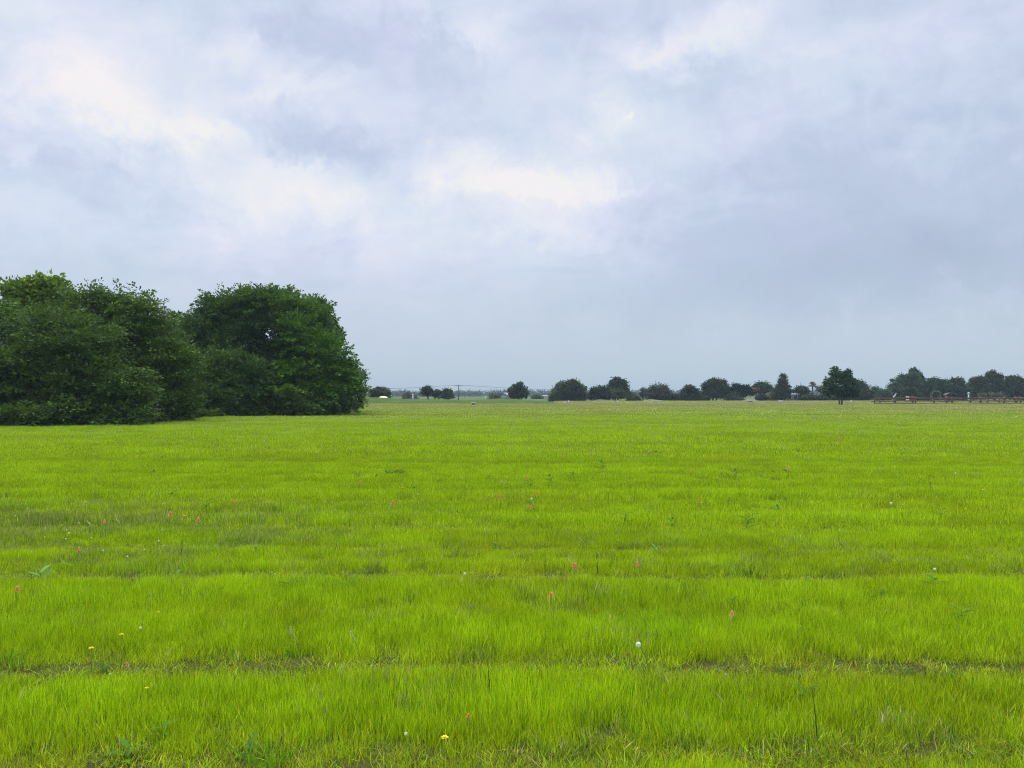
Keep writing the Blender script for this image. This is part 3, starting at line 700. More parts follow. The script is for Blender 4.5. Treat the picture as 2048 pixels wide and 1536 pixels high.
T('tall_tree', 'tall round dark tree with sky flecks near the right edge', 'tree', 216, 1964, 2014, 739, 796, FD, n=12, r0=.28, fill=.18, dens=6.5)
T('broad_tree', 'leafy tree with sky flecks, rightmost in the photo', 'tree', 213, 2004, 2056, 745, 799, FM, n=11, fill=.18, dens=6.5)
T('broad_tree', 'tree just beyond the right edge of the photo', 'tree', 214, 2046, 2110, 752, 800, FM, n=10)
for i, (x, w, lab) in enumerate(((1964, 8, 'leftmost'), (1975, 7, 'second from left'), (1985, 6, 'second from right'), (2000, 9, 'rightmost'))):
    T('agave_plant', 'pale spiky grey-green plant above the fence, %s of four' % lab, 'plant', 190, x - w, x + w, 788, 798, FPALE, n=5, r0=.04, style='flame', leaf=.3, size=.6, group='pale spiky plants behind the fence')
# lone tree in the field
tree('lone_tree', 'lone dark green tree with two bare stems standing in the field left of the fence', 'tree', 115, 1681,
     [(1680, 768, 26, 24), (1662, 770, 18, 16), (1700, 772, 17, 18), (1675, 748, 16, 14), (1690, 752, 15, 14), (1652, 783, 11, 10), (1708, 785, 12, 11), (1680, 785, 24, 10), (1664, 757, 12, 11), (1702, 760, 11, 12)],
     'clump', .28, .75, 3.8, [(.03, .075, .018), (.038, .09, .02), (.026, .062, .02)], r0=.11, stems=2, fill=.28, fork=.55, twigs=2)
# clipped hedges
for x, lab in ((1259, 'left'), (1275, 'right')):
    tree('clipped_hedge', 'rounded clipped dark hedge below the tall round tree, the %s of two' % lab, 'hedge', 197, x,
         [(x - 3, 798, 6, 6), (x + 3, 798, 6, 6), (x, 799, 7, 5.5)], 'far', .2, .4, 11, FD, r0=.05, group='pair of clipped hedges', twigs=0)
# fan palms
def palm(label, D, px, head_py, r_px, cols, skirt):
    base = at(px, D); s = D / F; root = empty('fan_palm', base, label, 'palm tree', 'fan palms in the far tree line')
    hz = EYE + (YH - head_py) / F * D; r = r_px * s
    mb = MB(); mb.tube([[0, 0, -.05], [.06, 0, hz * .5], [0, 0, hz]], [.26, .2, .2], 7); mb.build('trunk', M_BARK, root)
    fr = MB()
    for i in range(54):
        th = rng.random() * 6.283; el = rng.uniform(-.9 if skirt else -.2, 1.4)
        d = np.array([math.cos(th) * math.cos(el), math.sin(th) * math.cos(el), math.sin(el)])
        c = np.array(cols[0] if el > .2 else cols[1]) * rng.uniform(.7, 1.3)
        e = np.array([0, 0, hz]) + d * r * .55
        fr.tube([[0, 0, hz], e], [.03, .02], 4, c)
        sd = np.cross(d, UP); sd /= np.linalg.norm(sd) + 1e-6
        for a in np.linspace(-1.1, 1.1, 7):
            fr.leaf(e, d * math.cos(a) + sd * math.sin(a) - UP * .15, UP + .01, r * .5, r * .13, .3, c)
    fr.build('fronds', M_LEAF, root)
palm('round-headed brownish fan palm in front of the umbrella oak', 204, 1512, 775, 9.5, [(.10, .11, .05), (.19, .12, .07)], True)
palm('tan fan palm with a bare trunk left of the lone field tree', 206, 1625, 771, 8.5, [(.13, .12, .08), (.2, .15, .11)], False)

# far woods: one hazy mass on the skyline
def far_woods():
    B = []; x = -420.0
    while x < 700:
        for row in range(2):
            D = 760 + row * 90 + rng.normal(0, 20); h = 4.8 + 1.8 * vnoise(np.array([x * .02]), np.array([row * 3.1]), 9)[0] + rng.normal(0, .5)
            B.append((x + rng.normal(0, 4), D, h * .45, 7 + rng.random() * 4, 6, h * .55))
        x += 8
    me = crown_mesh('far_woods', B, 'far', 1.3, 3.2, .09, FM, np.zeros(3), fill=.15)
    tag(add('far_woods', me), 'hazy blue-green strip of far woodland along the skyline', 'woodland', None, 'stuff')
far_woods()
for i, (x0, x1, tp, D, lab) in enumerate(((803, 836, 784, 300, 'pale hazy tree behind the berm, left of the white post'), (975, 1003, 788, 320, 'pale hazy tree behind the berm, left of the gabled roof'), (1062, 1086, 789, 320, 'low hazy trees right of the cedar'))):
    T('distant_tree', lab, 'tree', D, x0, x1, tp, 798, FL if i == 0 else FM, leaf=.5, size=1.3, dens=1.3, n=7)

# ------------------------------------------------------------------ fence
def fence():
    D = 133.0; s = D / F
    def top(py): return EYE + (YH - py) / F * D
    x0 = at(1749, D)[0]
    root = empty('rail_fence', (x0, D, 0), 'dark brown three-rail wooden fence running to the right edge of the field', 'fence')
    posts = [(1749, 797, .20), (1760, 796, .17), (1790, 796, .17), (1825, 792, .28), (1831, 793, .2), (1868, 796, .22), (1893, 793, .26), (1904, 795, .2), (1941, 795, .2), (1961, 793, .24), (1975, 798, .17), (2008, 793, .22), (2031, 793, .2), (2041, 793, .2), (2078, 793, .22), (2110, 795, .2)]
    for px, py, w in posts:
        x = at(px, D)[0] - x0; h = top(py) + rng.normal(0, .01); mb = MB()
        mb.box((x, .02, h / 2 - .06), (w, .17, h + .12), rng.normal(0, .05), (1, 1, 1), .006)
        mb.box((x, .02, h + .012), (w * .8, .13, .03), 0, (1.2, 1.2, 1.2))
        mb.build('post', M_WOOD, root)
    for zt, hh in ((796.6, .27), (801.8, .19), (806.2, .18)):
        z = top(zt); xs = [at(p[0], D)[0] - x0 for p in posts if p[0] in (1749, 1790, 1825, 1868, 1904, 1941, 1975, 2008, 2041, 2078, 2110)]
        for a, b in zip(xs[:-1], xs[1:]):
            mb = MB(); za, zb = z + rng.normal(0, .018), z + rng.normal(0, .018); zm = (za + zb) / 2 - .025 + rng.normal(0, .015)
            for (p, zp), (q, zq) in (((a, za), ((a + b) / 2, zm)), (((a + b) / 2, zm), (b, zb))):
                V = [[p + (.03 if p == a else 0), -.125 + dy, zp + dz] for dy, dz in ((0, -hh / 2), (.05, -hh / 2), (.05, hh / 2), (0, hh / 2))] + [[q - (.03 if q == b else 0), -.125 + dy, zq + dz] for dy, dz in ((0, -hh / 2), (.05, -hh / 2), (.05, hh / 2), (0, hh / 2))]
                mb.put(V, [[0, 1, 2, 3], [7, 6, 5, 4], [0, 4, 5, 1], [1, 5, 6, 2], [2, 6, 7, 3], [3, 7, 4, 0]], np.ones(3) * rng.uniform(.8, 1.3))
            mb.build('rail', M_WOOD, root)
    D2 = 150.0; b0 = at(1962, D2)[0]
    r2 = empty('rail_fence', (b0, D2, 0), 'second brown rail fence showing just behind the first at the right edge', 'fence')
    xs = [at(p, D2)[0] - b0 for p in (1962, 1998, 2034, 2070, 2106)]
    for x in xs:
        mb = MB(); mb.box((x, .02, .58), (.18, .17, 1.28), 0, (1, 1, 1), .006); mb.build('post', M_WOOD, r2)
    for z in (1.08, .55):
        for a, b in zip(xs[:-1], xs[1:]):
            mb = MB(); mb.box(((a + b) / 2, -.10, z), (b - a - .06, .05, .14), 0, np.ones(3) * rng.uniform(.8, 1.2), .008); mb.build('rail', M_WOOD, r2)
fence()

# ------------------------------------------------------------------ poles, wires, buildings, markers
def pole(label, D, px, top_py, arm, r=.16):
    b = at(px, D); h = EYE + (YH - top_py) / F * D
    o = empty('utility_pole', b, label, 'utility pole', 'utility poles beyond the field')
    mb = MB(); mb.tube([[0, 0, -.3], [0, 0, h]], [r, r * .65], 8); mb.build('pole', M_POLE, o)
    if arm:
        mb = MB(); mb.box((0, -r - .04, h - .45), (2.5, .1, .14)); mb.build('crossarm', M_POLE, o)
        for x in (-1.1, -.35, .9):
            mb = MB(); mb.lathe([(.03, 0), (.07, .05), (.05, .12), (.08, .17), (.02, .24)], 8, (x, -r - .04, h - .38)); mb.build('insulator', M_STONE, o)
        mb = MB(); mb.lathe([(.16, 0), (.2, .05), (.2, .62), (.14, .7)], 10, (.38, -.05, h - 2.1)); mb.build('transformer', M_STONE, o)
    return np.array([b[0], D, h])
p0 = pole('brown utility pole with a crossarm and transformer behind the berm', 250, 917, 769, True)
pole('thin bare far pole over the woods, leftmost of the four poles', 420, 796, 781, False, .14)
pole('thin bare far pole just right of the crossarm pole', 420, 930, 781, False, .14)
pole('thin bare far pole left of the cedar', 420, 983, 779, False, .14)
pole('thin bare far pole above the umbrella tree by the grey house', 380, 1601, 765, False, .14)
for (tx, ty, D1), lab in (((640, 776, 262), 'thin sagging cable strung left from the crossarm pole'), ((1240, 779, 285), 'thin sagging cable strung right from the crossarm pole')):
    q = at(tx, D1, ty); mb = MB()
    for dx, dz in ((-1.1, -.15), (.9, -.15)):
        a = p0 + [dx, -.2, dz]; e = q + [dx, 0, dz * 3.0]
        pts = [a + (e - a) * t - UP * 1.5 * 4 * t * (1 - t) * .35 for t in np.linspace(0, 1, 14)]
        mb.tube(pts, .022, 5)
    tag(mb.build('power_cable', M_WIRE), lab, 'cable', 'cables on the crossarm pole')

def house(label, D, px, w, d, h, rh, rz, wall, win=2, door=True):
    o = empty('house', at(px, D), label, 'house'); o.rotation_euler.z = rz
    mb = MB(); mb.box((0, 0, h / 2 - .1), (w, d, h + .2)); V = [[-w / 2, -d / 2, h], [w / 2, -d / 2, h], [w / 2, d / 2, h], [-w / 2, d / 2, h], [-w / 2, 0, h + rh], [w / 2, 0, h + rh]]
    mb.put(V, [[0, 4, 3], [1, 2, 5]]); mb.build('wall', wall, o)
    mb = MB(); e = .35
    for sg in (-1, 1):
        y = sg * (d / 2 + e); ze = h - e * rh / (d / 2)
        V = [[-w / 2 - e, y, ze + .02], [w / 2 + e, y, ze + .02], [w / 2 + e, 0, h + rh + .02], [-w / 2 - e, 0, h + rh + .02]]
        V += [[a, b, c + .14] for a, b, c in V]
        mb.put(V, [[0, 1, 2, 3], [7, 6, 5, 4], [0, 4, 5, 1], [1, 5, 6, 2], [2, 6, 7, 3], [3, 7, 4, 0]])
    mb.build('roof', M_ROOF, o)
    for i in range(win):
        x = -w / 2 + w * (i + .6) / (win + .7)
        mb = MB(); mb.box((x, -d / 2 - .02, h * .58), (1.1, .08, 1.1)); f = mb.build('window', M_WHITE, o)
        mb = MB(); mb.box((x, -d / 2 - .07, h * .58), (.9, .03, .9)); mb.build('pane', M_GLASS, f)
    if door:
        mb = MB(); mb.box((w * .36, -d / 2 - .02, 1.0), (1.0, .07, 2.1)); mb.build('door', M_DARK, o)
house('grey house with a shingle roof half hidden behind the pointed tree', 222, 1580, 4.6, 5, 1.75, .7, .1, M_ROOF)
house('small house with a low grey gable left of the cedar', 330, 1012, 6, 5, 1.2, 1.3, 1.2, M_ROOF, 1, False)
house('small white shed in the distance right of the cedar', 330, 1088, 2.6, 3, 1.0, .5, 0, M_WHITE, 1, False)

def marker(label, py, px, w, h, top, base, cat='marker', name='stone_marker', D=None, group='small pale markers in the far grass'):
    D = D or dist(py); p = at(px, D); p[2] = float(ground_z(p[0:1], p[1:2])[0])
    o = empty(name, p, label, cat, group)
    mb = MB(); mb.box((0, 0, h * .34), (w * .86, w * .5, h * .72 + .04), 0, (1, 1, 1), .008); mb.build('base', base, o)
    mb = MB(); mb.box((0, 0, h * .76 + .06), (w, w * .6, h * .16), 0, (1, 1, 1), .008); mb.box((0, 0, h * .86 + .06), (w * .8, w * .45, h * .05)); mb.build('cap', top, o)
    return o
marker('dark stone block with a white top alone in the field below the berm', 811.5, 947, .62, .52, M_WHITE, M_DARK, 'stone block', 'stone_block', D=118, group=None)
marker('low white marker in the far grass below the broad olive tree, the wider of two', 808, 1129, .55, .5, M_WHITE, M_STONE, D=150)
marker('narrow white marker post below the broad olive tree', 807, 1137, .2, .62, M_WHITE, M_WHITE, D=150)
marker('narrow white marker post below the tall round-headed tree', 807, 1236, .26, .6, M_WHITE, M_WHITE, D=152)
marker('grey stone marker in the grass below the brownish palm', 804, 1500, .95, .5, M_STONE, M_DARK, D=158)
marker('pale stone marker in the grass below the pointed tree', 803, 1562, .9, .55, M_WHITE, M_STONE, D=160)
marker('tiny white marker between the lone tree and the fence', 802, 1702, .24, .6, M_WHITE, M_WHITE, D=165)
marker('small dark and white marker just left of the fence end', 801, 1745, .55, .6, M_WHITE, M_DARK, D=165)
def post(label, D, px, top_py, r, mat, cat='post'):
    h = EYE + (YH - top_py) / F * D; o = empty('white_post', at(px, D), label, cat)
    mb = MB(); mb.tube([[0, 0, -.1], [0, 0, h - .25]], [r, r * .9], 8); mb.build('shaft', mat, o)
    mb = MB(); mb.lathe([(r * 1.3, 0), (r * 1.7, .06), (r * 1.5, .2), (r * .4, .3)], 8, (0, 0, h - .27)); mb.build('cap', mat, o)
post('tall white post on the skyline left of the trio on the berm', 210, 826, 788, .18, M_WHITE)
post('short white post by the trunks of the trio on the berm', 200, 884, 794, .2, M_WHITE)
post('small white post with a cap behind the berm, right of the crossarm pole', 250, 971, 792, .22, M_WHITE)
post('small white post in front of the woods right of the cedar', 320, 1088, 791, .22, M_WHITE)
post('pale teal post with a rounded head rising behind the fence', 160, 1937, 785, .16, M_TEAL)
def statue():
    D = 158; p = at(1789, D); o = empty('statue', p, 'white leaning bird-like statue on a plinth seen over the left part of the fence', 'statue')
    mb = MB(); mb.box((0, 0, .5), (.5, .4, 1.1)); mb.build('plinth', M_DARK, o)
    mb = MB(); mb.tube([[-.3, 0, 1.05], [-.15, 0, 1.25], [.05, 0, 1.5], [.2, 0, 1.75], [.3, -.05, 1.98], [.4, -.08, 2.02]], [.05, .16, .17, .1, .08, .02], 8); mb.build('figure', M_STONE, o)
statue()
marker('small pink stone marker behind the fence, left of the double post', 800, 1815, .6, 1.5, M_PINK, M_PINK, D=160)
def arch():
    D = 165; o = empty('garden_arch', at(1871, D), 'low pale green arched frame seen over the fence', 'garden arch')
    mb = MB()
    for y in (-.3, .3):
        mb.tube([[-.95, y, 0], [-.95, y, 1.6]] + [[.95 * -math.cos(t), y, 1.75 + .75 * math.sin(t)] for t in np.linspace(0, math.pi, 11)] + [[.95, y, 1.6], [.95, y, 0]], .06, 6)
    mb.build('frame', solid('arch_green', (.2, .26, .14), .8, .2, 5), o)
    lob = [(.95 * -math.cos(t), 0, 1.75 + .75 * math.sin(t), .2, .4, .16) for t in np.linspace(0, math.pi, 9)]
    add('vine', crown_mesh('vine', lob, 'far', .14, .25, 22, FL, np.zeros(3)), o)
arch()
def shelter():
    D = 172; o = empty('garden_shelter', at(1900, D), 'low dark rounded shelter with a pale roof edge seen over the middle of the fence', 'shelter')
    mb = MB()
    for x in (-1, 1):
        for y in (-.5, .5): mb = MB(); mb.tube([[x, y, 0], [x, y, 1.75]], .06, 6); mb.build('post', M_DARK, o)
    mb = MB(); n = 10; V = []
    for i in range(n + 1):
        a = math.pi * i / n
        for y in (-.7, .7): V += [[-1.15 * math.cos(a), y, 1.6 + .55 * math.sin(a)], [-1.08 * math.cos(a), y, 1.54 + .52 * math.sin(a)]]
    mb.put(V, [f for i in range(n) for b in [i * 4] for f in ([b, b + 4, b + 6, b + 2], [b + 1, b + 3, b + 7, b + 5], [b, b + 1, b + 5, b + 4], [b + 2, b + 6, b + 7, b + 3])]); mb.build('canopy', M_POLE, o)
    mb = MB(); mb.box((0, .3, .8), (1.7, .5, 1.6)); mb.build('back_panel', M_DARK, o)
shelter()
# sand bunker below the left oak, with its lip
def bunker():
    D = 178; p = at(766, D); p[2] = .62
    mb = MB(); V = [[0, 0, .25]]; n = 18
    for i in range(n):
        a = 2 * math.pi * i / n; r = 1 + .15 * math.sin(3 * a + 1); V.append([.95 * r * math.cos(a), .9 * r * math.sin(a), .42 + .38 * math.sin(a)])
    for i in range(n):
        a = 2 * math.pi * i / n; V.append([1.0 * math.cos(a), .9 * math.sin(a), -.5])
    mb.put(V, [[0, 1 + i, 1 + (i + 1) % n] for i in range(n)] + [[1 + i, 1 + n + i, 1 + n + (i + 1) % n, 1 + (i + 1) % n] for i in range(n)])
    tag(mb.build('sand_bunker', M_SAND, None, p), 'pale cream sand bunker face below the dark round oak by the grove', 'bunker')
bunker()
def bank(label, D, x0, x1, h):
    a, b = at(x0, D), at(x1, D); L = b[0] - a[0]; mb = MB(); n = 16; V = []
    for i in range(n + 1):
        t = i / n; hh = h * math.sin(math.pi * t) ** .7 * (.85 + .15 * math.sin(7 * t))
        V += [[(t - .5) * L, -1.2, -.05], [(t - .5) * L, -.3, hh], [(t - .5) * L, .6, hh * .9], [(t - .5) * L, 1.5, -.05]]
    mb.put(V, [[i * 4 + j, i * 4 + 4 + j, i * 4 + 5 + j, i * 4 + 1 + j] for i in range(n) for j in range(3)])
    tag(mb.build('gravel_bank', M_GRAVEL, None, ((a + b) / 2)), label, 'gravel bank', 'low gravel banks under the far trees', 'structure')
bank('low reddish gravel bank under the spreading dark tree', 196, 1180, 1235, .62)
bank('low reddish gravel bank left of the wide grey-green tree', 197, 1284, 1330, .62)
bank('low pale gravel bank left of the brownish palm', 199, 1488, 1516, .8)

# ------------------------------------------------------------------ wild flowers and weeds in the grass
def stem_to(mb, h, r=.0022, lean=.02):
    top = np.array([rng.normal(0, lean), rng.normal(0, lean), h])
    mb.tube([[0, 0, -.02], top * [.4, .4, .55], top], [r, r * .9, r * .8], 5, (.12, .24, .04)); return top
def yellow_flower(h=.15, r=.019, petals=13):
    o = bpy.data.objects.new('yellow_wildflower', None); s = MB(); t = stem_to(s, h); p = MB()
    for ring, (rr, el) in enumerate(((r, .25), (r * .72, .6))):
        for i in range(petals):
            a = 6.283 * (i + ring * .5) / petals; p.leaf(t, (math.cos(a), math.sin(a), el + rng.normal(0, .08)), UP, rr, r * .42, .12, np.array([.80, .66, .05]) * rng.uniform(.85, 1.1))
    c = MB(); c.lathe([(r * .3, 0), (r * .36, .003), (r * .2, .007), (.0005, .008)], 9, t, (.75, .55, .03))
    return o, [('stem', s, M_WEED), ('petals', p, M_PETAL), ('flower_centre', c, M_PETAL)]
def paintbrush(h=.19, sc=1.0):
    o = bpy.data.objects.new('paintbrush_flower', None); s = MB(); t = stem_to(s, h); p = MB(); q = MB()
    for i in range(30):
        f = i / 30; a = i * 2.4; z = t + np.array([0, 0, -.030 * sc + .036 * f * sc])
        d = (math.cos(a) * (1.1 - .5 * f), math.sin(a) * (1.1 - .5 * f), .55 + .9 * f)
        (q if i % 4 == 0 else p).leaf(z, d, UP, .026 * sc * (1.1 - .3 * f), .013 * sc, .1, (.75, .62, .36) if i % 4 == 0 else np.array([.78, .25, .10]) * rng.uniform(.8, 1.15))
    for i in range(5):
        a = i * 2.1; s.leaf((0, 0, h * (.2 + .12 * i)), (math.cos(a), math.sin(a), .9), UP, .035, .007, .3, (.09, .19, .03))
    return o, [('stem', s, M_WEED), ('bracts', p, M_PETAL), ('pale_tips', q, M_PETAL)]
def white_flower(h=.14, r=.014):
    o = bpy.data.objects.new('white_wildflower', None); s = MB(); t = stem_to(s, h); p = MB()
    for i in range(44):
        z = 1 - 2 * (i + .5) / 44; a = i * 2.4; k = math.sqrt(1 - z * z)
        p.leaf(t, (k * math.cos(a), k * math.sin(a), z + .1), UP + .01, r, r * .45, 0, np.array([.82, .82, .74]) * rng.uniform(.88, 1.05))
    return o, [('stem', s, M_WEED), ('blossom', p, M_PETAL)]
def broad_weed(h=.22, n=9, L=.12, W=.034, col=(.062, .135, .013)):
    o = bpy.data.objects.new('broadleaf_weed', None); s = MB(); t = stem_to(s, h, .0035); lf = MB()
    for i in range(n):
        a = i * 2.4 + rng.normal(0, .3); f = .25 + .75 * i / n
        lf.leaf(t * f, (math.cos(a), math.sin(a), .35 + .5 * f), UP, L * rng.uniform(.7, 1.15), W * rng.uniform(.8, 1.2), .35, np.array(col) * rng.uniform(.8, 1.25))
    return o, [('stem', s, M_WEED), ('leaves', lf, M_WEED)]
def seed_stalk(h=.34, col=(.5, .46, .28)):
    o = bpy.data.objects.new('seed_stalk', None); s = MB(); lean = rng.normal(0, .05, 2)
    pts = [[lean[0] * t * t, lean[1] * t * t, h * t - .02] for t in np.linspace(0, 1, 5)]; s.tube(pts, [.0022, .002, .0018, .0016, .001], 5, (.2, .26, .08))
    q = MB(); T0, T1 = np.array(pts[3]), np.array(pts[4])
    for i in range(26):
        f = i / 26; a = i * 2.4; q.leaf(T0 + (T1 - T0) * f, (math.cos(a) * .5, math.sin(a) * .5, 1), UP + .01, .016, .006, 0, np.array(col) * rng.uniform(.8, 1.2))
    return o, [('stem', s, M_WEED), ('seed_head', q, M_PETAL)]
def dark_stem(h=.36):
    o = bpy.data.objects.new('bare_stem', None); s = MB(); a = rng.normal(0, .07, 2)
    s.tube([[a[0] * t * t, a[1] * t * t, h * t - .02] for t in np.linspace(0, 1, 5)], [.0035, .003, .0026, .002, .001], 5, (.05, .09, .03))
    b = MB()
    for i in range(4):
        an = i * 1.9; b.leaf((a[0] * .2, a[1] * .2, h * (.15 + .14 * i)), (math.cos(an) * .4, math.sin(an) * .4, 1), UP + .01, .06, .006, .1, (.06, .11, .03))
    return o, [('stem', s, M_WEED), ('leaves', b, M_WEED)]

PROTO = {}
def plant(kind, fn, px, py, label, cat, group, h, sc=1.0, D=None, **kw):
    """py is where the plant's head shows in the photo"""
    D = D or dist(py, (h - (.06 if kind == 'weed' else 0)) * sc)
    key = (kind, tuple(sorted(kw.items())), random.randrange(3) if kind != 'weed' else random.randrange(2))
    p = at(px, D); p[2] = float(ground_z(p[0:1], p[1:2])[0]) - (.06 * sc if kind == 'weed' else 0)
    if key not in PROTO:
        root, parts = fn(h=h, **kw); COL.objects.link(root); tag(root, label, cat, group)
        for nm, mb, mat in parts: mb.build(nm, mat, root)
        PROTO[key] = root
    else:
        src = PROTO[key]; root = src.copy(); COL.objects.link(root); tag(root, label, cat, group)
        for ch in list(src.children):
            c = ch.copy(); COL.objects.link(c); c.parent = root
    sc *= (.7 if D < 6 else 1) if kind == 'weed' else 1
    root.location = p; root.rotation_euler = (0, 0, random.random() * 6.28); root.scale = (sc,) * 3
    return root
GY_, GP_, GW_ = 'yellow wildflowers in the grass', 'coral paintbrush flowers in the grass', 'white wildflowers in the grass'
GB_, GS_, GD_ = 'broad-leaved weeds in the grass', 'tan seed stalks in the grass', 'dark bare stems in the grass'
for px, py, sc, lab in ((888, 1475, 1.0, 'largest yellow wildflower, nearest the camera at the bottom of the field'), (187, 1294, .95, 'pale yellow wildflower low on the left, left of its twin'),
        (256, 1260, .9, 'pale yellow wildflower low on the left, just above and right of its twin'), (790, 932, 1.5, 'yellow wildflower on the right of the dark clover patch'),
        (763, 935, 1.5, 'yellow wildflower on the left of the dark clover patch'), (1959, 975, 1.4, 'bright yellow wildflower near the right edge in the middle distance'),
        (321, 1219, .6, 'small yellow wildflower left of a dark weed in the lower left'), (304, 1371, .6, 'small yellow wildflower low on the left below the seed stalks'),
        (319, 1002, 1.3, 'yellow wildflower among the coral flowers at mid left'), (367, 1027, 1.3, 'yellow wildflower between two coral flowers at mid left'),
        (1769, 1484 - 500, 1.0, 'small yellow wildflower in the right middle distance')):
    plant('yellow', yellow_flower, px, py, lab, 'flower', GY_, .15, sc)
for px, py, sc, lab in ((1147, 1124, 1.15, 'largest coral-red and cream paintbrush flower, just below the middle of the photo'), (1101, 1181, .9, 'coral paintbrush flower below and left of the largest one'),
        (397, 1033, 1.2, 'coral-pink paintbrush flower at mid left, right of its neighbour'), (341, 1021, 1.25, 'coral-pink paintbrush flower at mid left, left of its neighbour'),
        (1575, 933, 1.4, 'coral paintbrush flower right of the dark weed patch in the distance'), (1001, 986, 1.1, 'coral paintbrush flower left of the dark leafy weed'),
        (1060, 1006, 1.0, 'coral paintbrush flower right beneath the dark leafy weed'), (1070, 980, 1.0, 'coral paintbrush flower just right of the dark leafy weed'),
        (35, 1171, .95, 'coral paintbrush flower at the left edge'), (1463, 1219, .8, 'coral paintbrush flower at lower right, beside a pale stalk'),
        (1270, 1123, .9, 'pale cream and coral paintbrush flower right of the largest one'), (784, 998, 1.2, 'coral paintbrush flower below the dark clover patch'),
        (214, 1037, 1.0, 'orange-coral paintbrush flower at mid left, alone'), (466, 997, 1.0, 'coral paintbrush flower right of the dark drooping weed at mid left'),
        (1125, 908, 1.3, 'coral paintbrush flower in the distance, left of the small dark weed'), (1055, 948, 1.2, 'coral paintbrush flower above the dark leafy weed'),
        (1381, 935, 1.2, 'coral paintbrush flower in the distance, left of the dark weed patch'), (157, 1093, .9, 'dull coral paintbrush flower above the pale weed on the left'),
        (719, 956, 1.2, 'coral paintbrush flower left of the dark clover patch'), (262, 1320, .5, 'tiny coral paintbrush flower low on the left'), (941, 1425, .5, 'tiny pale coral bud low in the middle above the largest yellow flower'),
        (1400, 992, 1.1, 'orange-coral paintbrush flower at mid right'), (1678, 875, 1.6, 'coral paintbrush flower far off on the right')):
    plant('brush', paintbrush, px, py, lab, 'flower', GP_, .19, sc)
for px, py, sc, lab in ((1299, 1277, 1.25, 'largest white ball-shaped wildflower at lower right of the middle'), (1058, 990, 1.4, 'white wildflower on the dark leafy weed'), (932, 1140, .9, 'cream wildflower left of the largest coral flower'),
        (1776, 1000, 1.4, 'cream wildflower at mid right'), (815, 1463, .6, 'tiny white wildflower left of the largest yellow flower'), (1193, 1250, .6, 'pair-like small white wildflower below the middle'), (1003, 958, 1.0, 'small white wildflower left above the dark leafy weed'),
        (1860, 1133, 1.0, 'white wildflower above a leafy weed at lower right'), (287, 1250, .7, 'small white wildflower beside the pale yellow pair'), (1905, 944, 1.2, 'white wildflower near the right edge in the distance')):
    plant('white', white_flower, px, py, lab, 'flower', GW_, .14, sc)
for px, py, sc, h, lab in ((1058, 993, 1.25, .24, 'dark leafy weed carrying a white flower in the middle of the field'), (1205, 911, 1.6, .24, 'small dark V-shaped weed alone in the distance'), (412, 997, 1.3, .22, 'dark drooping weed at mid left'),
        (1915, 1178, 1.35, .24, 'large dark green weed at the right side of the field'), (1858, 1150, 1.0, .2, 'green leafy weed left of the large dark one'), (1490, 1033, 1.3, .2, 'bushy dark weed at mid right'), (1465, 1183, .9, .2, 'low spreading weed right of the largest coral flower'),
        (90, 1138, 1.1, .16, 'pale grey-leaved weed by the left edge'), (350, 1139, .8, .15, 'small bright weed on a mowing line at left'), (1312, 1086, .8, .2, 'weed with one pale leaf at mid right'), (1610, 1355, 1.0, .2, 'dark leafy weed low on the right'),
        (828, 1367, .7, .18, 'small dark-leaved weed low in the middle'), (130, 1375, .7, .15, 'low green weed at bottom left, left of its twin'), (185, 1375, .7, .15, 'low green weed at bottom left, right of its twin'), (250, 1470, 1.0, .17, 'bright green leafy weed at the bottom left'),
        (335, 1430, .9, .18, 'dark green weed at the bottom left, right of the bright one'), (1770, 1250, .8, .18, 'light green narrow-leaved weed at lower right'), (1600, 1235, .8, .2, 'weed with bare pale stems at lower right'), (1100, 950, 1.2, .2, 'small dark weed right of the dark leafy one'),
        (1343, 1037, 1.1, .18, 'thin dark weed left of the bushy one at mid right'), (1247, 1028, 1.0, .18, 'small dark weed at mid right, left of the thin one'), (1060, 960, 1.2, .2, 'dark weed just above the white-flowered one'), (510, 1100, .8, .15, 'low dull weed at left of the middle'), (1880, 1020, 1.0, .18, 'faint leafy weed near the right edge'), (500, 1470, .8, .18, 'dark broad weed at the bottom, left of the middle')):
    pal = 'pale' in lab or 'grey-leaved' in lab
    plant('weed', broad_weed, px, py, lab, 'weed', GB_, h, sc, col=(.13, .24, .07) if pal else ((.085, .2, .008) if 'bright' in lab or 'light' in lab or 'green leafy' in lab else (.062, .14, .012)))
for cx, cy, n, lab in ((785, 945, 9, 'dark weed of the clover patch under two yellow flowers'), (1490, 942, 8, 'dark weed of the patch left of a distant coral flower'), (1310, 905, 5, 'dark weed of the small distant patch right of the middle')):
    for i in range(n):
        plant('weed', broad_weed, cx + rng.normal(0, 26), cy + rng.normal(0, 5), lab, 'weed', GB_, .14, .9 + rng.random() * .5, col=(.06, .13, .015))
for px, py, sc, lab in ((485, 1283, .8, 'tall cream seed stalk at lower left, on the mowing line'), (331, 1288, .6, 'short cream seed stalk at lower left'), (605, 1243, .8, 'tan seed stalk left of the middle, first of a pair'), (580, 1238, .8, 'tan seed stalk left of the middle, left of its pair'),
        (725, 1245, .9, 'plump tan seed stalk below the middle'), (675, 1325, .6, 'thin tan seed stalk low in the middle'), (1450, 1210, .8, 'pale seed stalk beside a coral flower at lower right'), (37, 1372, .6, 'cream seed stalk by the left edge'), (1165, 1350, .5, 'short tan seed stalk low right of the middle'), (1155, 1100, .8, 'pale stalk above the largest coral flower'), (295, 1180, .7, 'tan seed stalk on the left')):
    plant('stalk', seed_stalk, px, py, lab, 'seed stalk', GS_, .30, sc)
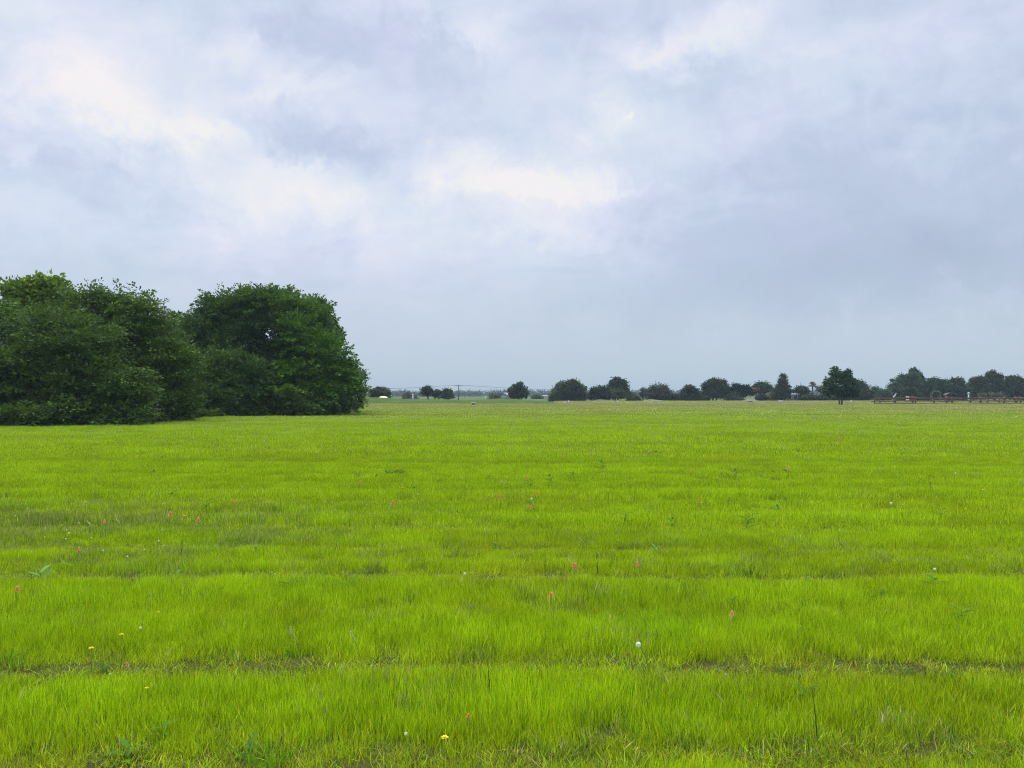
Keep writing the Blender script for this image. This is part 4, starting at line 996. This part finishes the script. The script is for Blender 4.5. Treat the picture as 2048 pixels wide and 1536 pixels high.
for px, py, lab in ((1195, 1085, 'dark bare stem beside the largest coral flower'), (1090, 1095, 'dark bare stem left of the largest coral flower'), (1268, 965, 'dark bare stem at mid right'), (1410, 975, 'thin dark stem at mid right, right of another'), (1215, 970, 'dark bare stem in the centre right'), (1480, 960, 'leaning dark stem at right'),
        (1860, 950, 'tall dark stem near the right edge'), (1500, 1090, 'dark bare stem on the right above a mowing line'), (230, 955, 'dark bare stem at left in the distance'), (365, 1060, 'dark bare stem among the coral flowers'), (932, 940, 'thin dark stem left of the middle distance'), (980, 1300, 'dark stem low in the middle'), (1630, 1360, 'dark curved stem low on the right'), (700, 1010, 'thin dark stem left of the middle')):
    plant('stem', dark_stem, px, py, lab, 'stem', GD_, .32, .9)
def scatter(n, box, kind, fn, lab, cat, grp, h, s0, s1):
    for _ in range(n):
        px, py = rng.uniform(box[0], box[1]), rng.uniform(box[2], box[3])
        plant(kind, fn, px, py, lab, cat, grp, h, rng.uniform(s0, s1))
scatter(26, (1560, 2040, 838, 885), 'yellow', yellow_flower, 'tiny yellow speck of a wildflower in the distant grass on the right', 'flower', GY_, .15, 1.0, 1.8)
scatter(20, (100, 1500, 880, 1010), 'yellow', yellow_flower, 'tiny yellow wildflower scattered over the middle distance', 'flower', GY_, .15, .7, 1.3)
scatter(14, (20, 2030, 1050, 1480), 'white', white_flower, 'tiny whitish wildflower scattered in the near grass', 'flower', GW_, .12, .25, .5)
scatter(14, (20, 2030, 900, 1060), 'white', white_flower, 'tiny whitish wildflower scattered in the middle distance', 'flower', GW_, .12, .5, .9)
scatter(22, (1300, 2040, 815, 845), 'white', white_flower, 'tiny white speck of a wildflower in the far dull grass', 'flower', GW_, .2, .9, 1.7)
scatter(14, (0, 330, 1010, 1110), 'white', white_flower, 'tiny cream wildflower in the weedy patch at mid left', 'flower', GW_, .13, .5, .8)
scatter(22, (100, 2000, 860, 1010), 'weed', broad_weed, 'small dark weed scattered over the middle distance', 'weed', GB_, .16, .7, 1.3)
scatter(14, (100, 2000, 1060, 1420), 'weed', broad_weed, 'small dark weed scattered in the near grass', 'weed', GB_, .13, .6, 1.0)

# ------------------------------------------------------------------ haze
hz, g, out = newmat('air')
pv = g.n('ShaderNodeVolumePrincipled'); pv.inputs['Color'].default_value = (.50, .60, .69, 1); pv.inputs['Density'].default_value = .00036; pv.inputs['Anisotropy'].default_value = 0
g.l(pv.outputs[0], out.inputs['Volume'])
mb = MB(); mb.box((0, 1290, 6.5), (5600 * 2, 2700, 15.2)); ho = mb.build('haze', hz); tag(ho, kind='stuff')

# ------------------------------------------------------------------ camera, output
cam = bpy.data.cameras.new('camera'); co = bpy.data.objects.new('camera', cam); COL.objects.link(co)
cam.sensor_width = 36; cam.lens = 27; cam.clip_end = 12000; cam.clip_start = .05
co.location = (0, 0, EYE); co.rotation_euler = (R(90) + math.atan((YH - 768) / F), 0, 0); SC.camera = co
vs = SC.view_settings; vs.view_transform = 'Standard'; vs.look = 'None'; vs.gamma = 1; vs.exposure = 0.30
SC.render.engine = 'CYCLES'; cy = SC.cycles
cy.filter_width = 1.05; cy.max_bounces = 6; cy.diffuse_bounces = 4; cy.glossy_bounces = 2; cy.transmission_bounces = 3; cy.volume_bounces = 0
cy.use_adaptive_sampling = True; cy.adaptive_threshold = .015; cy.use_denoising = True; cy.denoising_prefilter = "NONE"; cy.denoiser = "OPENIMAGEDENOISE"; cy.denoising_input_passes = "RGB_ALBEDO_NORMAL"
